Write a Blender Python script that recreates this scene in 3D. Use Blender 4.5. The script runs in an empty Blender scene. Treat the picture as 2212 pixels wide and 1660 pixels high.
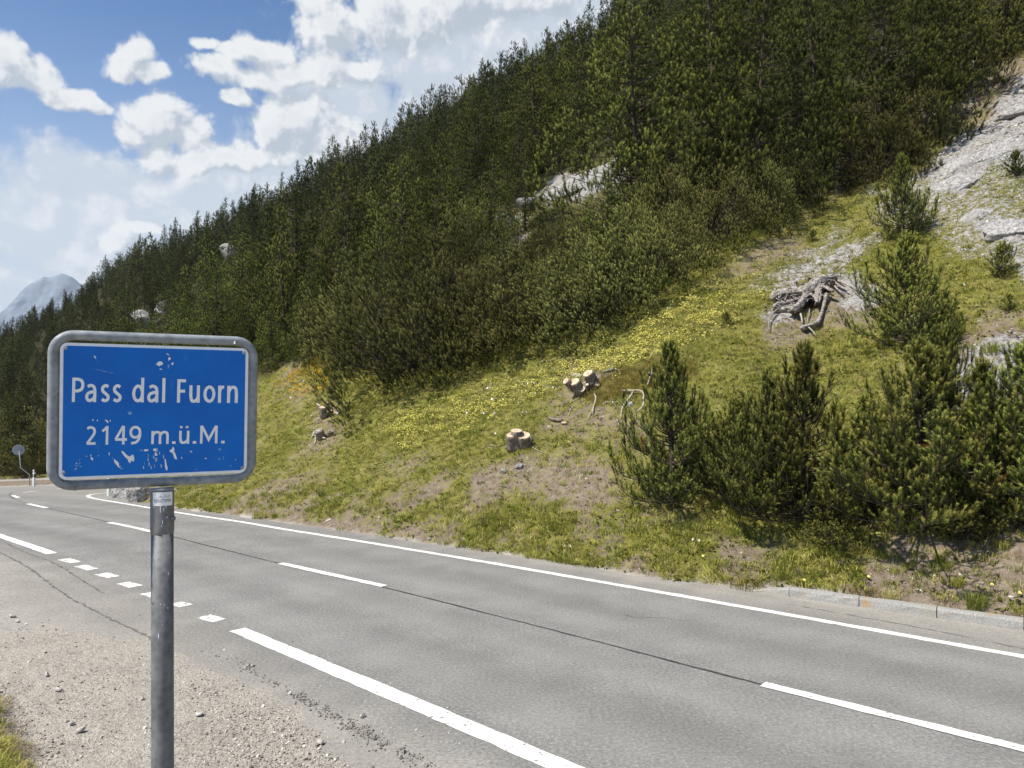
import bpy, math, random
import numpy as np
from mathutils import Vector, Matrix

# ------------------------------------------------------------------ camera / world / sun
scene = bpy.context.scene
col = scene.collection
R_ = math.radians
F = 740.7; CX, CY = 512.0, 384.0
PITCH = math.atan((410.6 - 384.0) / F)
CAM = np.array([0.0, 0.0, 2.9])
cam_d = bpy.data.cameras.new('camera'); cam = bpy.data.objects.new('camera', cam_d); col.objects.link(cam)
cam.location = CAM; cam.rotation_euler = (math.pi / 2 + PITCH, 0, 0)
cam_d.sensor_width = 36; cam_d.lens = F / 1024 * 36; cam_d.clip_start = 0.05; cam_d.clip_end = 30000
scene.camera = cam
scene.view_settings.view_transform = 'Standard'; scene.view_settings.look = 'None'
scene.view_settings.exposure = 0.80; scene.view_settings.gamma = 1.0; scene.view_settings.use_curve_mapping = False
scene.cycles.max_bounces = 6; scene.cycles.diffuse_bounces = 3; scene.cycles.glossy_bounces = 2
scene.cycles.transmission_bounces = 3; scene.cycles.volume_bounces = 1; scene.cycles.transparent_max_bounces = 4
scene.cycles.use_fast_gi = False

SUN_EL = R_(56); SUN_AZ = R_(241)          # compass-like angle: 0 = +Y (view), 90 = +X
sdir = Vector((math.sin(SUN_AZ) * math.cos(SUN_EL), math.cos(SUN_AZ) * math.cos(SUN_EL), math.sin(SUN_EL)))
sun_d = bpy.data.lights.new('sun', 'SUN'); sun_d.energy = 4.4; sun_d.angle = R_(1.2); sun_d.color = (1.0, 0.94, 0.84)
sun = bpy.data.objects.new('sun', sun_d); col.objects.link(sun)
sun.rotation_euler = sdir.to_track_quat('Z', 'Y').to_euler(); sun.location = (0, 0, 60)

def ray(px, py):
    """pixel (1024 wide) -> unit-depth world direction (dy = 1)"""
    x = (px - CX) / F; y = -(py - CY) / F
    c, s = math.cos(PITCH), math.sin(PITCH)
    dx, dy, dz = x, c - y * s, s + y * c
    return np.array([dx / dy, 1.0, dz / dy])
K = 1024 / 2212.0
def rd(px, py): return ray(px * K, py * K)          # 2212-wide pixels
def project(x, y, z):
    """world arrays -> 2212-wide pixels"""
    c, s = math.cos(PITCH), math.sin(PITCH)
    dz = z - CAM[2]
    fw = y * c + dz * s; up = -y * s + dz * c
    fw = np.where(fw < 0.05, 0.05, fw)
    return (CX + F * x / fw) / K, (CY - F * up / fw) / K

def N(nt, t, **kw):
    n = nt.nodes.new(t)
    for k, v in kw.items():
        if k == 'ins':
            for a, b in v.items(): n.inputs[a].default_value = b
        else: setattr(n, k, v)
    return n

def azel(px, py):
    d = rd(px, py); return math.atan2(d[0], d[1]), math.atan2(d[2], math.hypot(d[0], d[1]))

def build_world():
    w = bpy.data.worlds.new('World'); scene.world = w; w.use_nodes = True
    nt = w.node_tree; nt.nodes.clear(); L = nt.links.new
    out = N(nt, 'ShaderNodeOutputWorld'); bg = N(nt, 'ShaderNodeBackground'); bg.inputs['Strength'].default_value = 0.08
    L(bg.outputs[0], out.inputs[0])
    sky = N(nt, 'ShaderNodeTexSky', sky_type='NISHITA', sun_disc=False)
    sky.sun_elevation = SUN_EL; sky.sun_rotation = SUN_AZ; sky.altitude = 2100; sky.air_density = 1.0; sky.dust_density = 0.6; sky.ozone_density = 1.6
    tc = N(nt, 'ShaderNodeTexCoord'); sep = N(nt, 'ShaderNodeSeparateXYZ'); L(tc.outputs['Generated'], sep.inputs[0])
    def M(op, a, b=None, nt=nt, c=None):
        n = N(nt, 'ShaderNodeMath', operation=op)
        for i, v in enumerate((a, b, c)):
            if v is None: continue
            if isinstance(v, (int, float)): n.inputs[i].default_value = v
            else: nt.links.new(v, n.inputs[i])
        return n.outputs[0]
    az = M('ARCTAN2', sep.outputs[0], sep.outputs[1]); el = M('ARCSINE', sep.outputs[2])
    P = N(nt, 'ShaderNodeCombineXYZ'); L(az, P.inputs[0]); L(el, P.inputs[1])
    # density group: clouds as puffs in azimuth / elevation
    g = bpy.data.node_groups.new('cloud_density', 'ShaderNodeTree')
    g.interface.new_socket('Vector', in_out='INPUT', socket_type='NodeSocketVector')
    g.interface.new_socket('Density', in_out='OUTPUT', socket_type='NodeSocketFloat')
    g.interface.new_socket('Puffs', in_out='OUTPUT', socket_type='NodeSocketFloat'); g.interface.new_socket('Layer', in_out='OUTPUT', socket_type='NodeSocketFloat')
    gi = N(g, 'NodeGroupInput'); go = N(g, 'NodeGroupOutput')
    wn = N(g, 'ShaderNodeTexNoise', noise_dimensions='2D', ins={'Scale': 9.0, 'Detail': 2.0}); g.links.new(gi.outputs[0], wn.inputs['Vector'])
    sub = N(g, 'ShaderNodeVectorMath', operation='SUBTRACT'); g.links.new(wn.outputs['Color'], sub.inputs[0]); sub.inputs[1].default_value = (.5, .5, .5)
    sc = N(g, 'ShaderNodeVectorMath', operation='SCALE'); g.links.new(sub.outputs[0], sc.inputs[0]); sc.inputs['Scale'].default_value = 0.035
    ad = N(g, 'ShaderNodeVectorMath', operation='ADD'); g.links.new(gi.outputs[0], ad.inputs[0]); g.links.new(sc.outputs[0], ad.inputs[1])
    V = ad.outputs[0]
    puffs = [(-20, 130, 110, 80), (75, 160, 80, 60), (150, 205, 90, 45), (215, 222, 60, 24), (-120, 150, 120, 90),
             (268, 135, 58, 50), (300, 118, 40, 45), (320, 155, 50, 36), (270, 162, 64, 26),
             (345, 268, 118, 88), (290, 290, 64, 60), (400, 290, 76, 66), (340, 330, 100, 60), (420, 340, 90, 46),
             (498, 216, 48, 28), (640, 258, 116, 82), (590, 290, 76, 56), (560, 335, 110, 44), (690, 300, 120, 90), (500, 350, 130, 36),
             (450, 92, 56, 26), (510, 112, 60, 38), (470, 145, 90, 42), (570, 110, 100, 60), (620, 155, 120, 46), (560, 170, 120, 30), (720, 60, 110, 85), (680, 10, 75, 60), (840, 40, 200, 100), (740, 150, 130, 60), (1000, 0, 300, 90),
             (250, 525, 70, 34), (310, 505, 60, 26)]
    soft = [(1050, 120, 520, 330), (760, 240, 240, 190), (1500, 0, 600, 400), (60, 480, 460, 190), (420, 500, 460, 190), (230, 400, 320, 100), (650, 420, 320, 200), (-350, 480, 460, 260), (20, 640, 600, 180), (1000, 700, 900, 400), (1000, -150, 420, 200)]
    cur = None
    for (px, py, rx, ry) in puffs:
        a, e = azel(px, py); a2, _ = azel(px + rx, py); _, e2 = azel(px, py - ry)
        s1 = N(g, 'ShaderNodeVectorMath', operation='SUBTRACT'); g.links.new(V, s1.inputs[0]); s1.inputs[1].default_value = (a, e, 0)
        m1 = N(g, 'ShaderNodeVectorMath', operation='MULTIPLY'); g.links.new(s1.outputs[0], m1.inputs[0]); m1.inputs[1].default_value = (1 / abs(a2 - a), 1 / abs(e2 - e), 0)
        ln = N(g, 'ShaderNodeVectorMath', operation='LENGTH'); g.links.new(m1.outputs[0], ln.inputs[0])
        v = M('MULTIPLY_ADD', ln.outputs['Value'], -2.2, nt=g, c=2.38)
        cur = v if cur is None else M('SMOOTH_MAX', cur, v, nt=g, c=0.2)
    cur = M('MAXIMUM', cur, -0.9, nt=g)
    cs = None
    for (px, py, rx, ry) in soft:
        a, e = azel(px, py); a2, _ = azel(px + rx, py); _, e2 = azel(px, py - ry)
        s1 = N(g, 'ShaderNodeVectorMath', operation='SUBTRACT'); g.links.new(V, s1.inputs[0]); s1.inputs[1].default_value = (a, e, 0)
        m1 = N(g, 'ShaderNodeVectorMath', operation='MULTIPLY'); g.links.new(s1.outputs[0], m1.inputs[0]); m1.inputs[1].default_value = (1 / abs(a2 - a), 1 / abs(e2 - e), 0)
        ln = N(g, 'ShaderNodeVectorMath', operation='LENGTH'); g.links.new(m1.outputs[0], ln.inputs[0]); v = M('SUBTRACT', 1.0, ln.outputs['Value'], nt=g)
        cs = v if cs is None else M('SMOOTH_MAX', cs, v, nt=g, c=0.2)
    g.links.new(cs, go.inputs[2])
    n1 = N(g, 'ShaderNodeTexNoise', noise_dimensions='2D', ins={'Scale': 11.0, 'Detail': 8.0, 'Roughness': 0.54}); g.links.new(gi.outputs[0], n1.inputs['Vector'])
    vo = N(g, 'ShaderNodeTexVoronoi', voronoi_dimensions='2D', feature='F1', ins={'Scale': 24.0, 'Detail': 3.0, 'Roughness': 0.6}); g.links.new(V, vo.inputs['Vector'])
    t = M('MULTIPLY_ADD', n1.outputs[0], 1.9, nt=g, c=-0.95); t2 = M('MULTIPLY_ADD', vo.outputs['Distance'], -0.8, nt=g, c=0.36)
    v2 = N(g, 'ShaderNodeTexVoronoi', voronoi_dimensions='2D', feature='F1', ins={'Scale': 15.0, 'Detail': 1.0, 'Roughness': 0.4}); g.links.new(V, v2.inputs['Vector'])
    dn = M('ADD', M('ADD', t, t2, nt=g), M('MULTIPLY_ADD', v2.outputs['Distance'], -0.7, nt=g, c=0.30), nt=g)
    g.links.new(dn, go.inputs[0])
    g.links.new(cur, go.inputs[1])
    def dens(off, n_=None):
        n = N(nt, 'ShaderNodeGroup'); n.node_tree = g
        if off:
            a = N(nt, 'ShaderNodeVectorMath', operation='ADD'); L(P.outputs[0], a.inputs[0]); a.inputs[1].default_value = (*off, 0); L(a.outputs[0], n.inputs[0])
        else: L(P.outputs[0], n.inputs[0])
        return n
    ga = dens(None); gb = dens((-0.010, 0.016)); d0 = M('ADD', ga.outputs[0], ga.outputs[1]); r0 = M('MULTIPLY_ADD', ga.outputs[1], 0.95, c=M('MULTIPLY', ga.outputs[0], 1.9)); r1 = M('MULTIPLY_ADD', gb.outputs[1], 0.95, c=M('MULTIPLY', gb.outputs[0], 1.9))
    mask = N(nt, 'ShaderNodeMapRange', interpolation_type='SMOOTHSTEP'); mask.inputs['From Min'].default_value = -0.05; mask.inputs['From Max'].default_value = 0.7; L(d0, mask.inputs['Value'])
    rel = M('SUBTRACT', r0, r1)                           # >0 where the sunny side is thinner: lit
    lit = N(nt, 'ShaderNodeMapRange', interpolation_type='SMOOTHSTEP'); lit.inputs['From Min'].default_value = -0.9; lit.inputs['From Max'].default_value = 1.05; L(rel, lit.inputs['Value'])
    # thick interiors are greyer
    core = N(nt, 'ShaderNodeMapRange', interpolation_type='SMOOTHSTEP'); core.inputs['From Min'].default_value = 0.7; core.inputs['From Max'].default_value = 2.0; core.inputs['To Min'].default_value = 1.0; core.inputs['To Max'].default_value = 0.7; L(d0, core.inputs['Value'])
    lc = M('MULTIPLY', lit.outputs[0], core.outputs[0])
    cr = N(nt, 'ShaderNodeValToRGB'); L(lc, cr.inputs[0])
    cr.color_ramp.elements[0].position = 0.0; cr.color_ramp.elements[0].color = (3.3, 3.75, 4.4, 1)
    cr.color_ramp.elements[1].position = 0.85; cr.color_ramp.elements[1].color = (6.2, 6.3, 6.4, 1)
    e = cr.color_ramp.elements.new(0.4); e.color = (4.9, 5.15, 5.5, 1)
    # pale veil towards the horizon
    veil = N(nt, 'ShaderNodeMapRange', interpolation_type='SMOOTHSTEP'); veil.inputs['From Min'].default_value = 0.02; veil.inputs['From Max'].default_value = 0.52; veil.inputs['To Min'].default_value = 0.75; veil.inputs['To Max'].default_value = 0.0; L(el, veil.inputs['Value'])
    grade = N(nt, 'ShaderNodeMix', data_type='RGBA', blend_type='MULTIPLY'); grade.inputs['Factor'].default_value = 1.0; L(sky.outputs[0], grade.inputs['A']); grade.inputs['B'].default_value = SKY_TINT
    mv = N(nt, 'ShaderNodeMix', data_type='RGBA'); L(veil.outputs[0], mv.inputs['Factor']); L(grade.outputs['Result'], mv.inputs['A']); mv.inputs['B'].default_value = (4.3, 5.0, 5.75, 1)
    ld = M('MULTIPLY_ADD', ga.outputs[0], 0.7, c=M('MULTIPLY_ADD', ga.outputs[2], 2.1, c=0.08))
    lm = N(nt, 'ShaderNodeMapRange', interpolation_type='SMOOTHSTEP'); lm.inputs['From Min'].default_value = -0.1; lm.inputs['From Max'].default_value = 0.85; lm.inputs['To Max'].default_value = 0.95; L(ld, lm.inputs['Value'])
    lr = N(nt, 'ShaderNodeMapRange'); lr.inputs['From Min'].default_value = -0.42; lr.inputs['From Max'].default_value = 0.62; L(M('MULTIPLY_ADD', M('SUBTRACT', ga.outputs[0], gb.outputs[0]), 0.9, c=M('MULTIPLY', ga.outputs[0], 0.6)), lr.inputs['Value'])
    lcol = N(nt, 'ShaderNodeMix', data_type='RGBA'); L(lr.outputs[0], lcol.inputs['Factor']); lcol.inputs['A'].default_value = (4.15, 4.65, 5.3, 1); lcol.inputs['B'].default_value = (5.8, 5.95, 6.2, 1)
    ml = N(nt, 'ShaderNodeMix', data_type='RGBA'); L(lm.outputs[0], ml.inputs['Factor']); L(mv.outputs['Result'], ml.inputs['A']); L(lcol.outputs['Result'], ml.inputs['B']); mv = ml
    mx = N(nt, 'ShaderNodeMix', data_type='RGBA'); L(mask.outputs[0], mx.inputs['Factor']); L(mv.outputs['Result'], mx.inputs['A']); L(cr.outputs[0], mx.inputs['B'])
    L(mx.outputs['Result'], bg.inputs['Color'])
SKY_TINT = (.20, .70, 1.06, 1)
build_world()
scene.world.cycles.sampling_method = 'MANUAL'; scene.world.cycles.sample_map_resolution = 256

# ------------------------------------------------------------------ numpy noise and small helpers
def _h(ix, iy, seed):
    n = (ix.astype(np.int64) * 374761393 + iy.astype(np.int64) * 668265263 + seed * 1442695041) & 0xffffffff
    n = ((n ^ (n >> 13)) * 1274126177) & 0xffffffff
    return ((n ^ (n >> 16)) & 0xffff) / 65535.0
def vnoise(x, y, seed=0):
    ix, iy = np.floor(x), np.floor(y); fx, fy = x - ix, y - iy
    fx = fx * fx * (3 - 2 * fx); fy = fy * fy * (3 - 2 * fy)
    a, b = _h(ix, iy, seed), _h(ix + 1, iy, seed); c, d = _h(ix, iy + 1, seed), _h(ix + 1, iy + 1, seed)
    return (a + (b - a) * fx) * (1 - fy) + (c + (d - c) * fx) * fy
def fbm(x, y, seed=0, oct=4, rough=0.5):
    """-1..1"""
    r = 0; a = 1; t = 0
    for i in range(oct):
        r = r + a * (vnoise(x * 2 ** i + 17.3 * i, y * 2 ** i - 9.1 * i, seed + i) * 2 - 1); t += a; a *= rough
    return r / t
def sstep(a, b, x):
    t = np.clip((x - a) / (b - a), 0, 1); return t * t * (3 - 2 * t)
def softplus(x, w): return w * np.logaddexp(0, x / w)
def sd_poly(x, y, poly):
    """signed distance, positive inside"""
    d = np.full(x.shape, 1e18); ins = np.zeros(x.shape, bool); n = len(poly)
    for i in range(n):
        x1, y1 = poly[i]; x2, y2 = poly[(i + 1) % n]
        ex, ey = x2 - x1, y2 - y1
        t = np.clip(((x - x1) * ex + (y - y1) * ey) / (ex * ex + ey * ey + 1e-12), 0, 1)
        d = np.minimum(d, (x - x1 - t * ex) ** 2 + (y - y1 - t * ey) ** 2)
        if y1 != y2:
            c = (y1 > y) != (y2 > y); ins ^= c & (x < (x2 - x1) * (y - y1) / (y2 - y1) + x1)
    d = np.sqrt(d); return np.where(ins, d, -d)

# ------------------------------------------------------------------ the lie of the land
UX, UY = -0.7475, 0.6643        # along the road, away and to the left
NX, NY = 0.6643, 0.7475         # across the road, towards the hill
def base(x, y):
    s = x * UX + y * UY
    return -0.05 * (softplus(s - 18, 1.5) - softplus(s - 75, 4))
def hit(f, px, py, y0=1.0, y1=600.0):
    """first point where the ray through a 2212-wide pixel meets z = f(x, y)"""
    d = rd(px, py); ys = np.geomspace(y0, y1, 1500)
    g = CAM[2] + d[2] * ys - f(d[0] * ys, ys)
    k = np.argmax(g < 0)
    if not (g < 0).any(): k = len(ys) - 1
    a, b = ys[max(k - 1, 0)], ys[k]
    for _ in range(30):
        m = (a + b) / 2
        if CAM[2] + d[2] * m - float(f(np.array([d[0] * m]), np.array([m]))[0]) < 0: b = m
        else: a = m
    return np.array([d[0] * b, b, CAM[2] + d[2] * b])
def onbase(px, py): return hit(base, px, py, 1.5, 200)

toe_px = [(290, 1083), (330, 1090), (400, 1101), (560, 1123), (700, 1143), (860, 1166), (1080, 1198), (1300, 1232), (1450, 1255), (1620, 1271), (1760, 1281), (2000, 1321), (2212, 1356)]
tab = []      # X, y0
for p in [(-250, 1032), (0, 1030), (110, 1022), (170, 1018)]: h = onbase(*p); tab.append((h[0] / h[1], min(h[1], 66.0)))
h = onbase(290, 1083); tab.append((h[0] / h[1] - 0.012, h[1] + 4)) if False else None
for p in toe_px: h = onbase(*p); tab.append((h[0] / h[1], h[1]))
tab = np.array(sorted(tab))
TX = tab[:, 0]; TD0 = tab[:, 1] * (NY + NX * TX)
TX = np.append(TX, 1.2); TD0 = np.append(TD0, TD0[-1])
sk = [(-400, 860, 260), (0, 738, 260), (100, 672, 250), (200, 606, 240), (330, 546, 230), (450, 496, 220), (600, 432, 205), (700, 366, 195), (800, 312, 190), (1000, 190, 180), (1120, 128, 172), (1250, 70, 165), (1400, -30, 160)]
SX, SE, SY = [], [], []
for (px, py, yr) in sk: d = rd(px, py); SX.append(d[0]); SE.append(d[2]); SY.append(yr)
SX, SE, SY = map(np.array, (SX, SE, SY))
q = NY + NX * SX
y0s = np.interp(SX, TX, TD0) / q
bs = base(SX * y0s, y0s)
S = (SE * SY + CAM[2] - bs) / (SY - y0s)
HT = S / q; HD = SY * q
# beyond the frame on the right: a plain 33 degree slope
HX = np.append(SX, [0.45, 0.9]); HT = np.append(HT, [0.66, 0.66]); HD = np.append(HD, [150, 170])
def hillparts(x, y):
    yy = np.where(y < 0.05, 0.05, y)
    X = np.clip(x / yy, -0.80, 1e3); X = np.where((y < 0.05) & (x < 0), -0.8, X)
    d = np.where(x / yy < -0.8, np.maximum(y, 0) * (NY - NX * 0.8), x * NX + y * NY)
    D0 = np.interp(X, TX, TD0); T = np.interp(X, HX, HT); DR = np.interp(X, HX, HD)
    return X, d, D0, T, DR
def height(x, y, detail=True):
    x = np.asarray(x, float); y = np.asarray(y, float)
    b = base(x, y); X, d, D0, T, DR = hillparts(x, y)
    if detail: D0 = D0 + 0.22 * fbm(x * 0.9, y * 0.9, 5, 3)
    q = T / 0.66
    up = softplus(d - D0, 0.10)
    rid = softplus(d - DR, 7.0 * np.maximum(q, .3))
    h = T * (up - 1.35 * rid)
    far = np.clip((d - D0 - 14) / 60, 0, 1); r = np.hypot(x, y)
    if detail:
        inn = sstep(0.2, 3.0, d - D0)
        h = h + inn * (0.22 * fbm(x * 0.22, y * 0.22, 11, 3) + 0.09 * fbm(x * 1.1, y * 1.1, 12, 4, .6) + 0.035 * fbm(x * 5, y * 5, 13, 3))
    h = h + far * (3.2 * fbm(x / 34, y / 34, 21, 3))
    h = np.maximum(h, -30)
    off = terrain_offset(x, y, d - D0) if detail else 0.0
    return b + h + off

gravel_poly = [tuple(onbase(*p)[:2]) for p in [(-900, 1300), (-300, 1340), (60, 1352), (200, 1362), (330, 1370), (385, 1402), (470, 1438), (560, 1484), (640, 1530), (700, 1578), (770, 1640), (850, 1720), (980, 1850)]] + [(2.2, 2.0), (2.5, -6), (-14, -8), (-22, 6)]
mound_poly = [tuple(onbase(*p)[:2]) for p in [(-400, 1380), (-60, 1470), (12, 1530), (45, 1580), (85, 1640), (120, 1710)]] + [(-2.2, 3.6), (-6, 2.0), (-13, 4)]
YE = onbase(60, 1049.5)[1]             # far edge of the bend
YL0 = onbase(60, 1041.5)[1]; YL1 = onbase(60, 1033.5)[1]
def terrain_offset(x, y, up):
    o = np.full(x.shape, -0.07)
    g = sd_poly(x, y, gravel_poly) + 0.42 * fbm(x * 1.1, y * 1.1, 31, 5, .7)
    o = np.maximum(o, np.clip(-0.004 + g * 0.035, -0.07, 0.035 + 0.012 * fbm(x * 9, y * 9, 32, 2)) )
    m = sd_poly(x, y, mound_poly) + 0.12 * fbm(x * 2, y * 2, 33, 3)
    o = o + 0.42 * sstep(-0.05, 1.6, m) + 0.06 * sstep(-.1, .15, m)
    strip = np.where((y > YE) & (x < 0), np.minimum(y - YE, 0.9) * 0.2 - 0.04, -0.07)
    strip = np.where((y > YL0 - .3) & (y < YL1 + .3), -0.08, strip)
    return np.maximum(o, strip)
def ground(px, py, y0=4.0): return hit(height, px, py, y0, 500)
def H1(x, y): return float(height(np.array([x]), np.array([y]))[0])

# ------------------------------------------------------------------ mesh helpers
def mesh_from(name, verts, faces, mats, attrs=None, smooth=False, fmat=None, edges=None):
    """faces: (n,3) or (n,4) int array, or a list of lists"""
    me = bpy.data.meshes.new(name)
    verts = np.asarray(verts, float)
    if isinstance(faces, np.ndarray):
        n, k = faces.shape
        me.vertices.add(len(verts)); me.vertices.foreach_set('co', verts.astype(np.float32).ravel())
        me.loops.add(n * k); me.loops.foreach_set('vertex_index', faces.astype(np.int32).ravel())
        me.polygons.add(n); me.polygons.foreach_set('loop_start', np.arange(0, n * k, k, dtype=np.int32))
        me.polygons.foreach_set('loop_total', np.full(n, k, dtype=np.int32))
        me.update(calc_edges=True)
    else:
        me.from_pydata([tuple(v) for v in verts], [], [list(f) for f in faces]); me.update()
    for m in (mats if isinstance(mats, (list, tuple)) else [mats]): me.materials.append(m)
    if fmat is not None: me.polygons.foreach_set('material_index', np.asarray(fmat, dtype=np.int32))
    if smooth: me.polygons.foreach_set('use_smooth', np.ones(len(me.polygons), dtype=bool))
    for k, v in (attrs or {}).items():
        v = np.asarray(v, dtype=np.float32)
        if v.ndim == 1: a = me.attributes.new(k, 'FLOAT', 'POINT'); a.data.foreach_set('value', v)
        else: a = me.attributes.new(k, 'FLOAT_VECTOR', 'POINT'); a.data.foreach_set('vector', v.ravel())
    return me
def link(name, data, parent=None, loc=None):
    o = bpy.data.objects.new(name, data); col.objects.link(o)
    if loc is not None: o.location = loc
    if parent: o.parent = parent
    return o
def tag(o, label=None, cat=None, group=None, kind=None):
    if label: o['label'] = label
    if cat: o['category'] = cat
    if group: o['group'] = group
    if kind: o['kind'] = kind
    return o
class MB:
    """collects geometry"""
    def __init__(s): s.v = []; s.f = []; s.a = []; s.n = 0; s.m = []
    def add(s, v, f, tone=0.0, mat=0):
        v = np.asarray(v, float); s.v.append(v)
        s.f += [[i + s.n for i in q] for q in f]; s.m += [mat] * len(f)
        s.a.append(np.full(len(v), tone) if np.isscalar(tone) else np.asarray(tone)); s.n += len(v)
    def tube(s, pts, rad, k=8, cap=True, tone=0.0, rough=0.0, rng=None, mat=0, capmat=None):
        pts = np.asarray(pts, float); n = len(pts); rad = np.full(n, rad) if np.isscalar(rad) else np.asarray(rad)
        vs = []; pa = None
        ridge = 1 + rough * (rng.standard_normal(k) if rng is not None else 0)
        for i in range(n):
            t = pts[min(i + 1, n - 1)] - pts[max(i - 1, 0)]; t = t / (np.linalg.norm(t) + 1e-9)
            if pa is None:
                a = np.cross(t, [0, 0, 1.0]) if abs(t[2]) < 0.9 else np.cross(t, [1.0, 0, 0])
            else: a = pa - t * (pa @ t)
            a = a / (np.linalg.norm(a) + 1e-9); pa = a; b = np.cross(t, a)
            th = np.arange(k) * 2 * math.pi / k
            rr = rad[i] * (ridge + (rough * .5 * rng.standard_normal(k) if rng is not None else 0))
            vs.append(pts[i] + (np.cos(th) * rr)[:, None] * a + (np.sin(th) * rr)[:, None] * b)
        f = [[i * k + j, i * k + (j + 1) % k, (i + 1) * k + (j + 1) % k, (i + 1) * k + j] for i in range(n - 1) for j in range(k)]
        s.add(np.concatenate(vs), f, tone, mat)
        if cap:
            m0 = s.n - n * k
            s.f.append([m0 + j for j in range(k)][::-1]); s.m.append(mat if capmat is None else capmat)
            s.f.append([m0 + (n - 1) * k + j for j in range(k)]); s.m.append(mat if capmat is None else capmat)
    def box(s, c, h, M=None, tone=0.0, mat=0):
        v = np.array([[x, y, z] for x in (-1, 1) for y in (-1, 1) for z in (-1, 1)], float) * h
        if M is not None: v = v @ np.asarray(M).T
        s.add(v + c, [[0, 1, 3, 2], [4, 6, 7, 5], [0, 4, 5, 1], [2, 3, 7, 6], [0, 2, 6, 4], [1, 5, 7, 3]], tone, mat)
    def build(s, name, mats, parent=None, smooth=False, loc=None):
        me = mesh_from(name, np.concatenate(s.v), s.f, mats, {'tone': np.concatenate(s.a)}, smooth, s.m)
        return link(name, me, parent, loc)

# ------------------------------------------------------------------ materials
def mat(name, rough=0.8, spec=0.3, metallic=0.0):
    m = bpy.data.materials.new(name); m.use_nodes = True; nt = m.node_tree
    b = nt.nodes['Principled BSDF']; b.inputs['Roughness'].default_value = rough; b.inputs['Specular IOR Level'].default_value = spec * .5; b.inputs['Metallic'].default_value = metallic
    return m, nt, b
def mixc(nt, fac, a, b, blend='MIX'):
    n = N(nt, 'ShaderNodeMix', data_type='RGBA', blend_type=blend)
    for i, v in (('Factor', fac), ('A', a), ('B', b)):
        if isinstance(v, (int, float)): n.inputs[i].default_value = v
        elif isinstance(v, tuple): n.inputs[i].default_value = (*v, 1)[:4]
        else: nt.links.new(v, n.inputs[i])
    return n.outputs['Result']
def mth(nt, op, a, b=None, c=None, clamp=False):
    n = N(nt, 'ShaderNodeMath', operation=op); n.use_clamp = clamp
    for i, v in enumerate((a, b, c)):
        if v is None: continue
        if isinstance(v, (int, float)): n.inputs[i].default_value = v
        else: nt.links.new(v, n.inputs[i])
    return n.outputs[0]
def noise(nt, scale, detail=4, rough=0.55, vec=None, out=0, dist=0.0):
    n = N(nt, 'ShaderNodeTexNoise', ins={'Scale': scale, 'Detail': detail, 'Roughness': rough, 'Distortion': dist})
    if vec is not None: nt.links.new(vec, n.inputs['Vector'])
    return n.outputs[out]
def geo(nt): return N(nt, 'ShaderNodeNewGeometry').outputs['Position']
def objco(nt): return N(nt, 'ShaderNodeTexCoord').outputs['Object']
def rng_map(nt, v, a, b, c=0.0, d=1.0, smooth=True):
    n = N(nt, 'ShaderNodeMapRange', interpolation_type='SMOOTHSTEP' if smooth else 'LINEAR')
    nt.links.new(v, n.inputs['Value'])
    for k, x in zip(('From Min', 'From Max', 'To Min', 'To Max'), (a, b, c, d)): n.inputs[k].default_value = x
    return n.outputs[0]
def attr(nt, name): return N(nt, 'ShaderNodeAttribute', attribute_name=name).outputs['Fac']
def bump(nt, b, h, strength=0.4, dist=0.02):
    n = N(nt, 'ShaderNodeBump', ins={'Strength': strength, 'Distance': dist}); nt.links.new(h, n.inputs['Height']); nt.links.new(n.outputs[0], b.inputs['Normal'])
def ramp(nt, v, stops):
    n = N(nt, 'ShaderNodeValToRGB'); nt.links.new(v, n.inputs[0]); e = n.color_ramp.elements
    e[0].position, e[0].color = stops[0][0], (*stops[0][1], 1); e[1].position, e[1].color = stops[-1][0], (*stops[-1][1], 1)
    for p, c in stops[1:-1]: x = e.new(p); x.color = (*c, 1)
    return n.outputs[0]

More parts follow.
